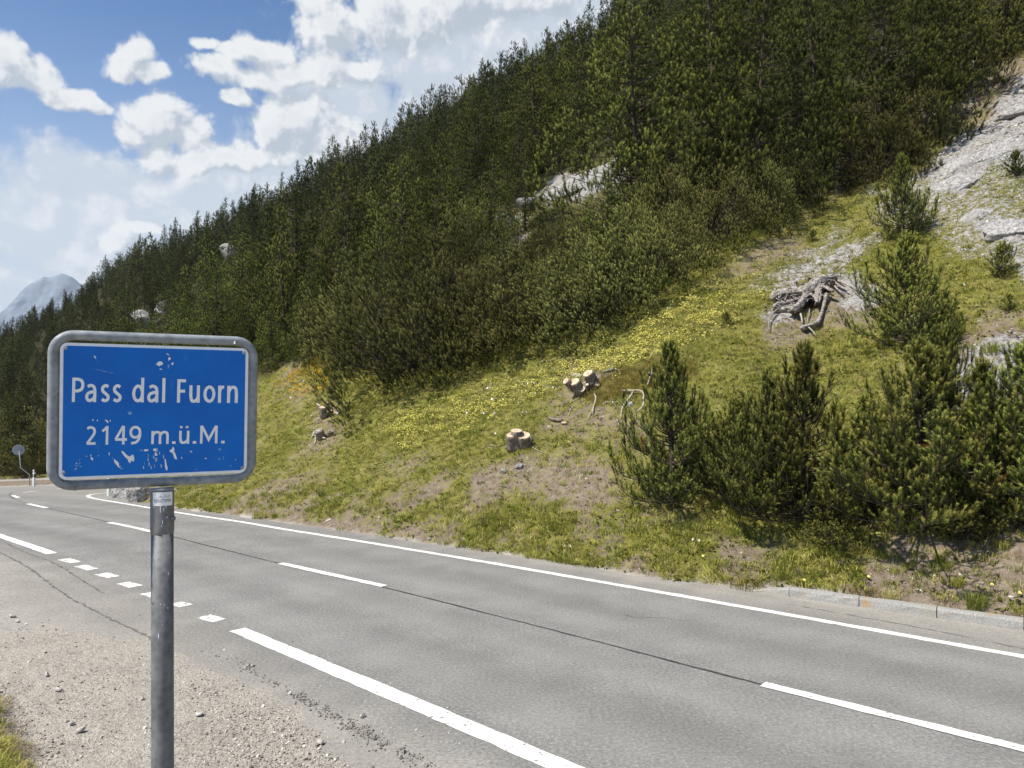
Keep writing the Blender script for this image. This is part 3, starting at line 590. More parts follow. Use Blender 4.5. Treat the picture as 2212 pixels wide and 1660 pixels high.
# ------------------------------------------------------------------ road
def build_road():
    xs = np.arange(-80, 26.1, 0.5); ys = np.linspace(-8, YE + .05, 116)
    X, Y = np.meshgrid(xs, ys); Z = base(X, Y)
    px, py = project(X, Y, Z); d = X * NX + Y * NY
    left = sd_poly(X, Y, [tuple(onbase(*p)[:2]) for p in [(-900, 1150), (0, 1175), (160, 1230), (400, 1330), (560, 1420), (900, 1600), (1100, 1700)]] + [(-2, -8), (-80, -8), (-80, 20)])
    old = sstep(-.1, .15, left); old = np.maximum(old, sstep(10.62, 10.8, d) * (Y < 24))
    dust = .75 * sstep(4.4, 2.6, d + .5 * fbm(X * .7, Y * .7, 61, 3)) + .3 * sstep(11.0, 11.5, d)
    nr, nc = X.shape; i, j = np.meshgrid(np.arange(nr - 1), np.arange(nc - 1), indexing='ij')
    f = np.stack([i * nc + j, i * nc + j + 1, (i + 1) * nc + j + 1, (i + 1) * nc + j], -1).reshape(-1, 4)
    me = mesh_from('road', np.stack([X, Y, Z], -1).reshape(-1, 3), f, M['asphalt'], {'old': old.ravel(), 'dust': dust.ravel()}, smooth=True)
    road = tag(link('road', me), 'grey two lane asphalt road bending right round the foot of the hill', kind='structure')
    ys = np.linspace(YL0, YL1, 8); X, Y = np.meshgrid(np.arange(-120, 10, 2.0), ys); Z = base(X, Y)
    nr, nc = X.shape; i, j = np.meshgrid(np.arange(nr - 1), np.arange(nc - 1), indexing='ij')
    f = np.stack([i * nc + j, i * nc + j + 1, (i + 1) * nc + j + 1, (i + 1) * nc + j], -1).reshape(-1, 4)
    me = mesh_from('lower_road', np.stack([X, Y, Z], -1).reshape(-1, 3), f, M['asphalt'], {'old': np.full(X.size, 1.0), 'dust': np.full(X.size, .6)})
    tag(link('lower_road', me), 'pale strip of road beyond the bend below the forest', kind='structure')
    rngp = np.random.default_rng(3)
    def strip(pts, w, name, m, lift=.004, ragged=0.0, tone=0.0, sub=.15):
        pts = np.asarray(pts, float)[:, :2]
        seg = np.linalg.norm(np.diff(pts, axis=0), axis=1); L = np.concatenate([[0], np.cumsum(seg)]); n = max(int(L[-1] / sub), 2)
        if len(pts) > 3:      # smooth through the points
            from numpy import interp
        t = np.linspace(0, L[-1], n + 1); px_ = np.interp(t, L, pts[:, 0]); py_ = np.interp(t, L, pts[:, 1])
        if len(pts) > 3:
            for _ in range(6 if sub < .3 else 3):
                k = max(int(.5 / sub), 1)
                px_[k:-k] = (px_[:-2 * k] + 2 * px_[k:-k] + px_[2 * k:]) / 4; py_[k:-k] = (py_[:-2 * k] + 2 * py_[k:-k] + py_[2 * k:]) / 4
        tx = np.gradient(px_); ty = np.gradient(py_); l = np.hypot(tx, ty) + 1e-9; nx, ny = -ty / l, tx / l
        wa = w / 2 + ragged * rngp.standard_normal(len(t)); wb = w / 2 + ragged * rngp.standard_normal(len(t))
        ax, ay, bx, by = px_ + nx * wa, py_ + ny * wa, px_ - nx * wb, py_ - ny * wb
        v = np.concatenate([np.stack([ax, ay, base(ax, ay) + lift], -1), np.stack([bx, by, base(bx, by) + lift], -1)])
        k = len(t); f = np.array([[i, i + k, i + k + 1, i + 1] for i in range(k - 1)])
        me = mesh_from(name, v, f, m, {'tone': np.full(len(v), tone)})
        return link(name, me, road)
    G = lambda x, y: onbase(x / .8641, y / .8641) if False else onbase(x, y)
    s_ = 2212 / 2560.
    def D(d0, s0, s1): return [(UX * s + NX * d0, UY * s + NY * d0) for s in np.linspace(s0, s1, 3)]
    # right edge line, from beside the camera up and round the bend
    e = [onbase(*p) for p in [(3200, 1597), (2212, 1418.5), (1850, 1354.5), (1521, 1296), (1296, 1257), (1033, 1211.5), (800, 1173), (605, 1142.5), (432, 1115), (372, 1105.5), (323, 1097), (260, 1086.5), (221, 1080.3), (198, 1076), (187, 1072), (192, 1068.3), (208, 1065.6), (232, 1063.6), (262, 1062)]]
    strip(e, .15, 'edge_line', M['paint'], ragged=.006, tone=.42)
    # centre dashes
    for a, b in [((2790, 1767), (2212, 1630)), ]: pass
    for a, b in [((1648, 1479), (2250, 1629)), ((606, 1217.5), (830, 1267)), ((235.5, 1129), (352, 1155))]:
        strip([onbase(*a), onbase(*b)], .15, 'centre_dash', M['paint'], lift=.009, ragged=.005, tone=.42)
    for pts in ([(60, 1088.5), (101, 1097.6)], [(27.5, 1070.5), (40, 1075.2)], [(49, 1064.2), (78, 1061.2)], [(123, 1057), (142, 1055)]):
        strip([onbase(*p) for p in pts], .17, 'centre_dash', M['paint'], lift=.009)
    # dark joint that the dashes sit on
    tarl = [onbase(*p) for p in [(3000, 1822), (1650, 1481), (1250, 1375.5), (835, 1270), (600, 1217), (420, 1172), (270, 1136.5), (156, 1110), (104, 1098.3), (65, 1089), (34, 1080), (22, 1072.5), (20, 1068.5), (25, 1063.5), (52, 1057.5), (117, 1053.2), (180, 1051)]]
    strip(tarl, .035, 'tar_joint', M['tar'], lift=.004, ragged=.006)
    # left edge line with its broken stretch
    strip([onbase(*p) for p in [(1700, 1868), (1223, 1660), (1079, 1598.5), (864, 1507), (513, 1360)]], .22, 'lay_by_line', M['paint'], ragged=.005, tone=.5)
    for a, b in [((440, 1331), (474, 1341)), ((381, 1302.5), (400, 1309.5)), ((316, 1281), (345, 1290)), ((266, 1259), (294, 1267.5)), ((217, 1239.5), (245, 1247)), ((173, 1222), (201, 1230.5)), ((137, 1207.5), (163, 1215.5))]:
        strip([onbase(*a), onbase(*b)], .21, 'lay_by_dash', M['paint'], ragged=.008, tone=.75, sub=.08)
    strip([onbase(*p) for p in [(-700, 900 + 30), (0, 1158), (112, 1196)][1:]] if False else [onbase(0 - 260, 1062), onbase(0, 1158), onbase(60, 1178), onbase(112, 1196)], .2, 'lay_by_line', M['paint'], ragged=.004, tone=.2)
    # far edge of the bend
    strip([(-60, YE - .35), (onbase(150, 1049)[0], YE - .35)], .2, 'edge_line', M['paint'], sub=1.0)
    # old patched joints in the lay-by
    for pts, w in [([(-60, 1162), (0, 1195), (70, 1232), (110, 1262), (160, 1298), (250, 1345), (330, 1380)], .03), ([(-40, 1180 - 40), (10, 1170), (50, 1197), (105, 1208), (150, 1240), (190, 1265), (230, 1285)], .018)]:
        w_ = [onbase(*p)[:2] + np.array(rngp.normal(0, .03, 2)) for p in pts]; strip(w_, w, 'old_joint', M['oldtar'], ragged=.012, sub=.08)
    for x0, y0, a0, n_ in ((1500, 1340, 2.8, 12),):
        p = np.array(onbase(x0, y0)[:2]); W_ = [p]; a_ = a0
        for i in range(n_): a_ += rngp.normal(0, .28); p = p + np.array([math.cos(a_), math.sin(a_)]) * .09; W_.append(p)
        strip([W_[0], W_[n_ // 3], W_[-1]] if False else W_, .006, 'crack', M['oldtar'], ragged=.002, sub=.07)
    for a, b in [((2212, 1382), (1700, 1297))]:
        strip([onbase(2400, 1443), onbase(2212, 1409 - 10), onbase(1950, 1352 - 4), onbase(1700, 1311 - 6)], .014, 'old_joint', M['oldtar'], ragged=.008, sub=.1)
    # kerb of rough granite blocks at the foot of the slope
    mb = MB(); kb = [onbase(750 / K, 590.5 / K), onbase(789 / K, 597 / K), onbase(1024 / K, 630.5 / K), onbase(1300 / K, 672 / K)]
    hts = [0.0, .14, .14, .14]; wd = .13
    tops = []
    for a in range(3):
        p, q_ = kb[a][:2], kb[a + 1][:2]; L_ = np.linalg.norm(q_ - p); nb = 1 if a == 0 else max(1, int(L_ / 1.0)); n_ = np.array([-(q_ - p)[1], (q_ - p)[0]]) / L_
        if n_ @ np.array([NX, NY]) < 0: n_ = -n_
        for i in range(nb):
            sub = 6
            t0, t1 = (i + .006) / nb, (i + 1 - .006) / nb
            V = []; jog = rngp.normal(0, .004)
            for kx in range(sub + 1):
                t = t0 + (t1 - t0) * kx / sub; c = p + (q_ - p) * t; hh = hts[a] + (hts[a + 1] - hts[a]) * t; b0 = float(base(c[0], c[1]))
                r1 = lambda s=.004: rngp.normal(0, s)
                prof = [(-.01 + r1() + jog, -.12), (0 + r1() + jog, .3 * hh), (.004 + r1() + jog, .75 * hh), (.018 + r1(.002) + jog, hh + r1(.002)), (wd, hh + r1(.003)), (wd + .01, -.12)]
                V += [[c[0] + n_[0] * u, c[1] + n_[1] * u, b0 + w_] for u, w_ in prof]
            F_ = [[k * 6 + j, k * 6 + j + 1, (k + 1) * 6 + j + 1, (k + 1) * 6 + j] for k in range(sub) for j in range(5)]
            F_ += [[0, 1, 2, 3, 4, 5], [sub * 6 + j for j in range(6)][::-1]]
            mb.add(V, F_)
    tag(mb.build('kerb', M['granite']), 'low grey granite kerb at the foot of the slope', kind='structure')
build_road()

# ------------------------------------------------------------------ scatter ("stuff") by instancing on points
def variant(name, me):
    return bpy.data.objects.new(name, me)
def scatter(name, pts, rot, scl, variants, vi, label):
    c = bpy.data.collections.new(name + '_kinds')
    for i, me in enumerate(variants):
        o = bpy.data.objects.new('%02d_%s' % (i, me.name), me); c.objects.link(o)
    me = bpy.data.meshes.new(name); n = len(pts); me.vertices.add(n); me.vertices.foreach_set('co', np.asarray(pts, np.float32).ravel())
    for k, ty, f, v in (('rot', 'FLOAT_VECTOR', 'vector', rot), ('scl', 'FLOAT', 'value', scl)):
        a = me.attributes.new(k, ty, 'POINT'); a.data.foreach_set(f, np.asarray(v, np.float32).ravel())
    a = me.attributes.new('vi', 'INT', 'POINT'); a.data.foreach_set('value', np.asarray(vi, np.int32))
    o = link(name, me)
    g = bpy.data.node_groups.new(name, 'GeometryNodeTree')
    g.interface.new_socket('Geometry', in_out='INPUT', socket_type='NodeSocketGeometry'); g.interface.new_socket('Geometry', in_out='OUTPUT', socket_type='NodeSocketGeometry')
    gi = N(g, 'NodeGroupInput'); go = N(g, 'NodeGroupOutput'); ip = N(g, 'GeometryNodeInstanceOnPoints'); L = g.links.new
    ci = N(g, 'GeometryNodeCollectionInfo'); ci.inputs['Collection'].default_value = c; ci.inputs['Separate Children'].default_value = True; ci.inputs['Reset Children'].default_value = True
    L(gi.outputs[0], ip.inputs['Points']); L(ci.outputs[0], ip.inputs['Instance']); ip.inputs['Pick Instance'].default_value = True
    for nm, ty, sock in (('vi', 'INT', 'Instance Index'), ('rot', 'FLOAT_VECTOR', 'Rotation'), ('scl', 'FLOAT', 'Scale')):
        na = N(g, 'GeometryNodeInputNamedAttribute', data_type=ty); na.inputs['Name'].default_value = nm
        if nm == 'rot':
            er = N(g, 'FunctionNodeEulerToRotation'); L(na.outputs['Attribute'], er.inputs[0]); L(er.outputs[0], ip.inputs[sock])
        else: L(na.outputs['Attribute'], ip.inputs[sock])
    L(ip.outputs[0], go.inputs[0])
    md = o.modifiers.new('scatter', 'NODES'); md.node_group = g
    return tag(o, label, kind='stuff')

rng = np.random.default_rng(7)
def blades(name, n, h, spread, w, lean, m, seed):
    r = np.random.default_rng(seed); V, Fc, T = [], [], []
    for i in range(n):
        a = r.uniform(0, 2 * math.pi); rr = spread * math.sqrt(r.uniform()); b = np.array([math.cos(a) * rr, math.sin(a) * rr, -.01])
        a2 = a + r.normal(0, .8); hh = h * r.uniform(.55, 1.15); ln = lean * r.uniform(.3, 1.3)
        out = np.array([math.cos(a2), math.sin(a2), 0]); sd = np.array([-out[1], out[0], 0]) * w * r.uniform(.7, 1.3) / 2
        k = len(V); mid = b + out * ln * hh * .35 + [0, 0, hh * .6]; tip = b + out * ln * hh + [0, 0, hh * (1 - .25 * ln)]
        V += [b - sd, b + sd, mid + sd * .8, mid - sd * .8, tip]; Fc += [[k, k + 1, k + 2, k + 3], [k + 3, k + 2, k + 4]]; T += [0, 0, .8, .8, 1]
    return mesh_from(name, V, Fc, m, {'tone': T})
def flowers(name, n, h, spread, sz, m, seed, stem=M['herb']):
    r = np.random.default_rng(seed); V, Fc, Mi = [], [], []
    for i in range(n):
        x, y = r.normal(0, spread, 2); z = h * r.uniform(.5, 1.1); k = len(V); s = sz * r.uniform(.7, 1.2)
        V += [[x - .003, y, 0], [x + .003, y, 0], [x, y, z]]; Fc.append([k, k + 1, k + 2]); Mi.append(1)
        for t in range(2):
            k = len(V); a = r.uniform(0, 3.14); nx = np.array([math.cos(a), math.sin(a), r.normal(0, .4)]); ny = np.cross(nx, [r.normal(0, .5), r.normal(0, .5), 1.0]); ny = ny / np.linalg.norm(ny)
            nz = np.array([0, 0, 1.0]) if t else ny
            c = np.array([x, y, z + t * s * .2])
            V += [c + nx * s * .5, c + nz * s * .5, c - nx * s * .5, c - nz * s * .5]; Fc.append([k, k + 1, k + 2, k + 3]); Mi.append(0)
    return mesh_from(name, V, Fc, [m, stem], {'tone': np.full(len(V), .6)}, fmat=Mi)
def stone_mesh(name, seed, m, sub=1, flat=.7):
    import bmesh
    bm = bmesh.new(); bmesh.ops.create_icosphere(bm, subdivisions=sub, radius=1.0)
    r = np.random.default_rng(seed); co = np.array([v.co for v in bm.verts]); 
    for _ in range(7):
        n = r.standard_normal(3); n /= np.linalg.norm(n); dd = r.uniform(.45, .8); t = co @ n; co = co - np.outer(np.maximum(t - dd, 0), n)
    co = co * [1.0, r.uniform(.6, .95), flat * r.uniform(.6, 1.0)] + r.normal(0, .02, co.shape)
    for v, c in zip(bm.verts, co): v.co = c
    me = bpy.data.meshes.new(name); bm.to_mesh(me); bm.free(); me.materials.append(m); return me

# candidate points over the slope, denser near the road
def slope_points(n, ymin=9, ymax=46, pxr=(-60, 2950), pw=1.3):
    X = rng.uniform(-.62, 1.1, n); y = (rng.uniform(ymin ** (1 / pw), ymax ** (1 / pw), n)) ** pw
    x = X * y; z = height(x, y); Xc, d, D0, T, DR = hillparts(x, y); up = d - D0
    k = up > .06; x, y, z, up = x[k], y[k], z[k], up[k]
    px, py = project(x, y, z); k = (px > pxr[0]) & (px < pxr[1]) & (py > -60) & (py < 1720)
    x, y, z, up = x[k], y[k], z[k], up[k]; return x, y, z, up, regions(x, y, z, up)
def rots(n, tilt=.25): return np.stack([rng.normal(0, tilt, n) , rng.normal(0, tilt, n), rng.uniform(0, 6.283, n)], -1)

def px_far(x, y): return sstep(14, 24, y)
def build_ground_cover():
    x, y, z, up, rg = slope_points(300000, 9, 44)
    n = len(x); u = rng.uniform(0, 1, n)
    clump = .5 + .5 * fbm(x * 2.2, y * 2.2, 71, 3)
    dens = np.clip(rg['grass'] * 1.15 - .1, 0, 1) * (1 - np.clip(rg['rock'] * 1.25, 0, 1)) * (1 - .85 * rg['litter']) * (.25 + .95 * clump)
    dens = np.maximum(dens, .9 * rg['heath']); dens = np.maximum(dens, .16 * (1 - rg['rock']) * (up > .3))
    k = u < dens
    x, y, z, up = x[k], y[k], z[k], up[k]; rg = {a: b[k] for a, b in rg.items()}; n = len(x); u = rng.uniform(0, 1, n)
    vi = np.where(u < .30, 0, np.where(u < .52, 1, np.where(u < .62, 2, np.where(u < .90, 3, 4))))
    vi = np.where((rg['lush'] > rng.uniform(.2, 1, n)), np.where(u < .65, 2, 3), vi)
    vi = np.where((rg['heath'] > rng.uniform(.1, .9, n)), 5, vi)
    vi = np.where((up < 1.4) & (u > .45) & (u < .7), 2, vi)
    tall = (rng.uniform(0, 1, n) < .10 * sstep(.45, .8, .5 + .5 * fbm(x * 1.1, y * 1.1, 75, 3)) + .012) & (rg['heath'] < .2); vi = np.where(tall, 6 + rng.integers(0, 3, n), vi)
    sc = rng.uniform(.55, 1.15, n) * (1 + .4 * rg['lush']) * np.where(up < 1.2, 1.25, 1.0)
    kinds = [blades('grass_tuft', 16, .10, .09, .010, .6, M['grass'], 1), blades('grass_tuft_b', 14, .07, .12, .012, .9, M['grass'], 2), blades('lush_tuft', 16, .13, .09, .009, .7, M['lush'], 3),
             blades('herb_rosette', 12, .05, .10, .032, 1.3, M['herb'], 4), blades('straw_tuft', 12, .10, .08, .007, .9, M['straw'], 5), blades('heath_tuft', 20, .11, .12, .008, .4, M['heath'], 6), blades('tall_tuft', 26, .22, .10, .009, .55, M['grass'], 7), blades('tall_lush_tuft', 30, .20, .12, .010, .6, M['lush'], 8), blades('dry_stalks', 9, .30, .07, .005, .25, M['straw'], 9)]
    scatter('meadow_grass', np.stack([x, y, z], -1), rots(n), sc, kinds, vi, 'short patchy green and straw grass covering the slope')
    # flowers
    x, y, z, up, rg = slope_points(78000, 12, 40); n = len(x); u = rng.uniform(0, 1, n); cl = .5 + .5 * fbm(x * 1.6, y * 1.6, 72, 3)
    kinds = [flowers('yellow_bloom', 14, .16, .10, .033, M['yellow'], 1), flowers('orange_bloom', 6, .18, .07, .050, M['orange'], 2), flowers('white_bloom', 2, .20, .06, .055, M['petal'], 3), flowers('single_yellow_bloom', 1, .12, .02, .045, M['yellow'], 4)]
    a = u < rg['flow'] ** 1.3 * (.2 + .8 * sstep(.36, .7, cl)) * .95; b = (u < rg['oran'] * .55) & ~a; c = (u > 1 - rg['daisy'] * .05 - .0012) & ~a & ~b; e = (u > .9915) & (u < .9955) & (rg['litter'] < .3) & ~a & ~b & ~c
    vi = np.where(a, 0, np.where(b, 1, np.where(c, 2, 3))); k = (a | b | c | e) & (rg['litter'] < .8)
    scatter('wild_flowers', np.stack([x, y, z], -1)[k], rots(k.sum(), .15), rng.uniform(.6, 1.15, k.sum()), kinds, vi[k], 'yellow and white wild flowers dotted through the meadow')
    # stones on the slope
    x, y, z, up, rg = slope_points(80000, 9, 42); n = len(x); u = rng.uniform(0, 1, n)
    k = u < np.clip(rg['rock'] * .75 + .22 * (1 - rg['grass']) + .02 + .16 * rg['bare'], 0, 1) * (1 - .7 * rg['litter']); m = k.sum()
    kinds = [stone_mesh('hill_stone', s, M['pebbles'], 1, .6) for s in range(5)]
    sc = np.exp(rng.normal(math.log(.021), .55, m)) * (1 + 1.3 * rg['rock'][k] * (px_far(x[k], y[k]))); sc = np.minimum(sc, .22)
    scatter('slope_stones', np.stack([x[k], y[k], z[k]], -1), rots(m, .5), sc, kinds, rng.integers(0, 5, m), 'small pale loose stones strewn over the slope')
    # verge gravel
    n = 150000; y = rng.uniform(3, 13, n); x = rng.uniform(-.9, .25, n) * y; z = height(x, y); g = sd_poly(x, y, gravel_poly); d = x * NX + y * NY
    mo = sd_poly(x, y, mound_poly); px, py = project(x, y, z)
    dens = .06 + .28 * sstep(.1, .6, fbm(x * .9, y * .9, 73, 3)) + 1.0 * reg_px(px, py, [(420, 1480), (640, 1560), (760, 1660), (700, 1800), (500, 1700), (480, 1560)], 40) + .7 * reg_px(px, py, [(0, 1480), (40, 1500), (110, 1600), (160, 1700), (60, 1640), (-60, 1560)], 30)
    k = (g > -.15) & (mo < .25) & (rng.uniform(0, 1, n) < dens * sstep(-.15, .3, g)) & (px > -80) & (px < 1200)
    sp = (g < -.1) & (g > -1.2) & (rng.uniform(0, 1, n) < .01); k |= sp & (px > -50)
    m = k.sum(); sc = np.minimum(np.exp(rng.normal(math.log(.0078), .48, m)), .027)
    zz = np.maximum(z[k], base(x[k], y[k])) + sc * .2
    scatter('verge_gravel', np.stack([x[k], y[k], zz], -1), rots(m, .5), sc, [stone_mesh('gravel_stone', 20 + s, M['pebbles'], 1, .65) for s in range(5)], rng.integers(0, 5, m), 'loose grey gravel on the verge beside the sign')
    # crumbs along the edge of the lay-by asphalt
    P = []
    for a, b, cnt, wd in [((520, 1440), (640, 1500), 60, .05), ((640, 1500), (740, 1560), 170, .05), ((740, 1560), (830, 1610), 170, .06), ((830, 1610), (930, 1660), 80, .06), ((440, 1400), (560, 1450), 20, .05)]:
        A, B = onbase(*a), onbase(*b); t = rng.uniform(0, 1, cnt)[:, None]; P.append(A * (1 - t) + B * t + np.concatenate([rng.normal(0, wd, (cnt, 2)), np.zeros((cnt, 1))], 1))
    P = np.concatenate(P); P[:, 2] = base(P[:, 0], P[:, 1]) + .008; m = len(P)
    scatter('asphalt_crumbs', P, rots(m, .6), np.exp(rng.normal(math.log(.012), .45, m)), [stone_mesh('crumb', 40 + s, M['crumb'], 1, .7) for s in range(4)], rng.integers(0, 4, m), 'thin trail of dark crumbled chippings across the lay-by asphalt')
    # grass of the near mound
    n = 26000; y = rng.uniform(3.5, 9, n); x = rng.uniform(-1.3, -.45, n) * y; mo = sd_poly(x, y, mound_poly) + 0.12 * fbm(x * 2, y * 2, 33, 3); z = height(x, y); px, py = project(x, y, z)
    k = (mo > -.12) & (px > -140) & (rng.uniform(0, 1, n) < sstep(-.12, .2, mo)); m = k.sum(); dry = sstep(.45, .0, mo[k])
    vi = np.where(rng.uniform(0, 1, m) < dry * .85 + .08, 2, rng.integers(0, 2, m))
    scatter('mound_grass', np.stack([x, y, z], -1)[k], rots(m, .25), rng.uniform(.6, 1.2, m) * (1 - .45 * dry), [blades('mound_tuft', 22, .11, .06, .006, .8, M['lush'], 11), blades('mound_tuft_b', 20, .09, .07, .007, 1.0, M['grass'], 12), blades('mound_straw', 18, .07, .07, .004, 1.3, M['straw'], 13)], vi, 'green grass with straw edge on the bank at the verge')
def reg_px(px, py, poly, soft): return sstep(-soft, soft, sd_poly(px, py, poly))
build_ground_cover()

# ------------------------------------------------------------------ conifers
def norm(v): return v / (np.linalg.norm(v, axis=-1, keepdims=True) + 1e-9)
def shoots_mesh(name, O, Dv, Ln, tone, m, nn, nl, nw, ang=.75, rs=0, extra=None):
    """each shoot is a brush of nn needles round its axis"""
    r = np.random.default_rng(rs); O, Dv, Ln, tone = map(np.asarray, (O, Dv, Ln, tone)); k = len(O); Dv = norm(Dv)
    a = norm(np.cross(Dv, r.standard_normal((k, 3)))); b = np.cross(Dv, a)
    t = (np.arange(nn) + .5) / nn; th = np.arange(nn) * 2.39996
    t = np.clip(t[None] + r.normal(0, .04, (k, nn)), 0, 1); th = th[None] + r.uniform(0, 6.28, (k, 1)) + r.normal(0, .2, (k, nn))
    rad = np.cos(th)[..., None] * a[:, None] + np.sin(th)[..., None] * b[:, None]
    aa = ang * (1.35 - .65 * t) * r.uniform(.8, 1.2, (k, nn))
    nd = Dv[:, None] * np.cos(aa)[..., None] + rad * np.sin(aa)[..., None]
    B = O[:, None] + Dv[:, None] * (Ln[:, None] * t)[..., None]
    sd = norm(np.cross(nd, Dv[:, None] + .3 * r.standard_normal((k, nn, 3)))) * (nw * r.uniform(.7, 1.3, (k, nn, 1)) / 2)
    ln = (nl * r.uniform(.75, 1.2, (k, nn, 1)))
    V = np.stack([B - sd, B + sd, B + nd * ln], 2).reshape(-1, 3)
    T = np.repeat((tone[:, None] + .95 * (t - .60)).ravel(), 3); T = T + np.tile([-.14, -.14, .12], k * nn)  # paler new growth at the tips, steepened to paint sunlit brush tops
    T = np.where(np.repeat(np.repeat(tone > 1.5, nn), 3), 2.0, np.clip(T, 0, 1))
    f = np.arange(len(V)).reshape(-1, 3)
    return mesh_from(name, V, f, m, {'tone': T})
def tubes_mesh(name, lines, m, k=5):
    mb = MB()
    for pts, r in lines: mb.tube(pts, r, k, cap=False)
    return mesh_from(name, np.concatenate(mb.v), np.array(mb.f), m, smooth=True)

def conifer(seed, H, R, prof, step, nb, up0, up1, curl, twigs, sl, nn, nl, nw, m, low=.06, irr=.25, dead=.0, far=False, gaps=.0, bend=.02, thin=1.0, f0=.28):
    r = np.random.default_rng(seed); O, Dv, Ln, T, lines = [], [], [], [], []
    nt_ = 9; tz = np.linspace(0, H, nt_); tp = np.stack([np.cumsum(r.normal(0, bend * H / nt_, nt_)), np.cumsum(r.normal(0, bend * H / nt_, nt_)), tz], -1); tp[0, :2] = 0
    r0 = H * .016 + .02; trunk = (np.vstack([[tp[0][0], tp[0][1], -.5], tp]), np.append(r0 * 1.25, np.linspace(r0, .012, nt_))); lines.append(trunk)
    def tr(z): return np.array([np.interp(z, tz, tp[:, 0]), np.interp(z, tz, tp[:, 1]), z])
    z = low * H; lob = r.uniform(0, 6.28, 3)
    def addshoot(p, d, t, s=1.0):
        O.append(p); Dv.append(d); Ln.append(sl * s * r.uniform(.75, 1.25)); T.append(t)
    while z < H * .985:
        t = z / H; rr = R * prof(t)
        n = max(3, int(round(nb * r.uniform(.8, 1.2))))
        a0 = r.uniform(0, 6.28)
        for i in range(n):
            if r.uniform() < gaps * (1 - t * .5): continue
            a = a0 + i * 6.283 / n + r.normal(0, .25)
            ln = max(rr * r.uniform(1 - irr * 1.3, 1 + irr) * (1 + .18 * math.sin(a * 2 + lob[0] + z * 1.7) + .12 * math.sin(3 * a + lob[1] - z)), sl * .8)
            el = up0 + (up1 - up0) * t + r.normal(0, .12)
            zz = z + r.uniform(-.5, .5) * step; p = tr(zz); seg = 5; pts = [p]; e = el
            for k in range(seg):
                d = np.array([math.cos(a) * math.cos(e), math.sin(a) * math.cos(e), math.sin(e)]); p = p + d * ln / seg; pts.append(p); e = min(e + curl / seg * (k + .5) * .8, 1.45); a += r.normal(0, .06)
            pts = np.array(pts)
            if not far or i % 3 == 0: lines.append((pts, np.linspace(max(.012, r0 * .28 * (1 - t * .6)), .004, seg + 1)))
            addshoot(pts[-1], d, .52 + r.normal(0, .12), 1.1)
            nt2 = max(2, int(round(twigs * ln / R * r.uniform(.8, 1.2) + 1.5)))
            for j in range(nt2):
                f = f0 + (1 - f0) * (j + r.uniform()) / nt2; q_ = f * seg; i0 = min(int(q_), seg - 1); bp = pts[i0] + (pts[i0 + 1] - pts[i0]) * (q_ - i0); bd = norm(pts[i0 + 1] - pts[i0])
                sa = r.choice([-1, 1]) * r.uniform(.5, 1.15); c, s = math.cos(sa), math.sin(sa)
                td = norm(np.array([bd[0] * c - bd[1] * s, bd[0] * s + bd[1] * c, bd[2] * .6 + r.uniform(.1, .7)]))
                tl = ln * (.34 if f0 < .4 else .26) * (1.15 - f * .6) * r.uniform(.6, 1.2); ns = max(1, int(tl / (sl * .75)))
                tone = .50 + r.normal(0, .15)
                if r.uniform() < dead: tone = 2.0
                for k in range(ns):
                    pp = bp + td * tl * (k + .4) / ns; td2 = norm(td * .6 + [0, 0, .75] + r.normal(0, .25, 3)); addshoot(pp, td2, tone + r.normal(0, .08))
                    if r.uniform() < .3 * thin: addshoot(pp, norm(td2 + r.normal(0, .6, 3) + [0, 0, .3]), tone)
                if not far and tl > .35: lines.append((np.array([bp, bp + td * tl * .9]), [.006, .003]))
        z += step * r.uniform(.8, 1.2) * (1.1 - .35 * t)
    top = tr(H); 
    for k in range(3): addshoot(top - [0, 0, sl * k * .8], [r.normal(0, .06), r.normal(0, .06), 1], .8, 1.3)
    O, Dv, Ln, T = map(np.array, (O, Dv, Ln, T))
    return shoots_mesh('crown', O, Dv, Ln, np.where(T > 1.5, 2.0, np.clip(T, .02, 1)), m, nn, nl, nw, rs=seed), tubes_mesh('trunk', lines, M['bark'], 6 if not far else 4)
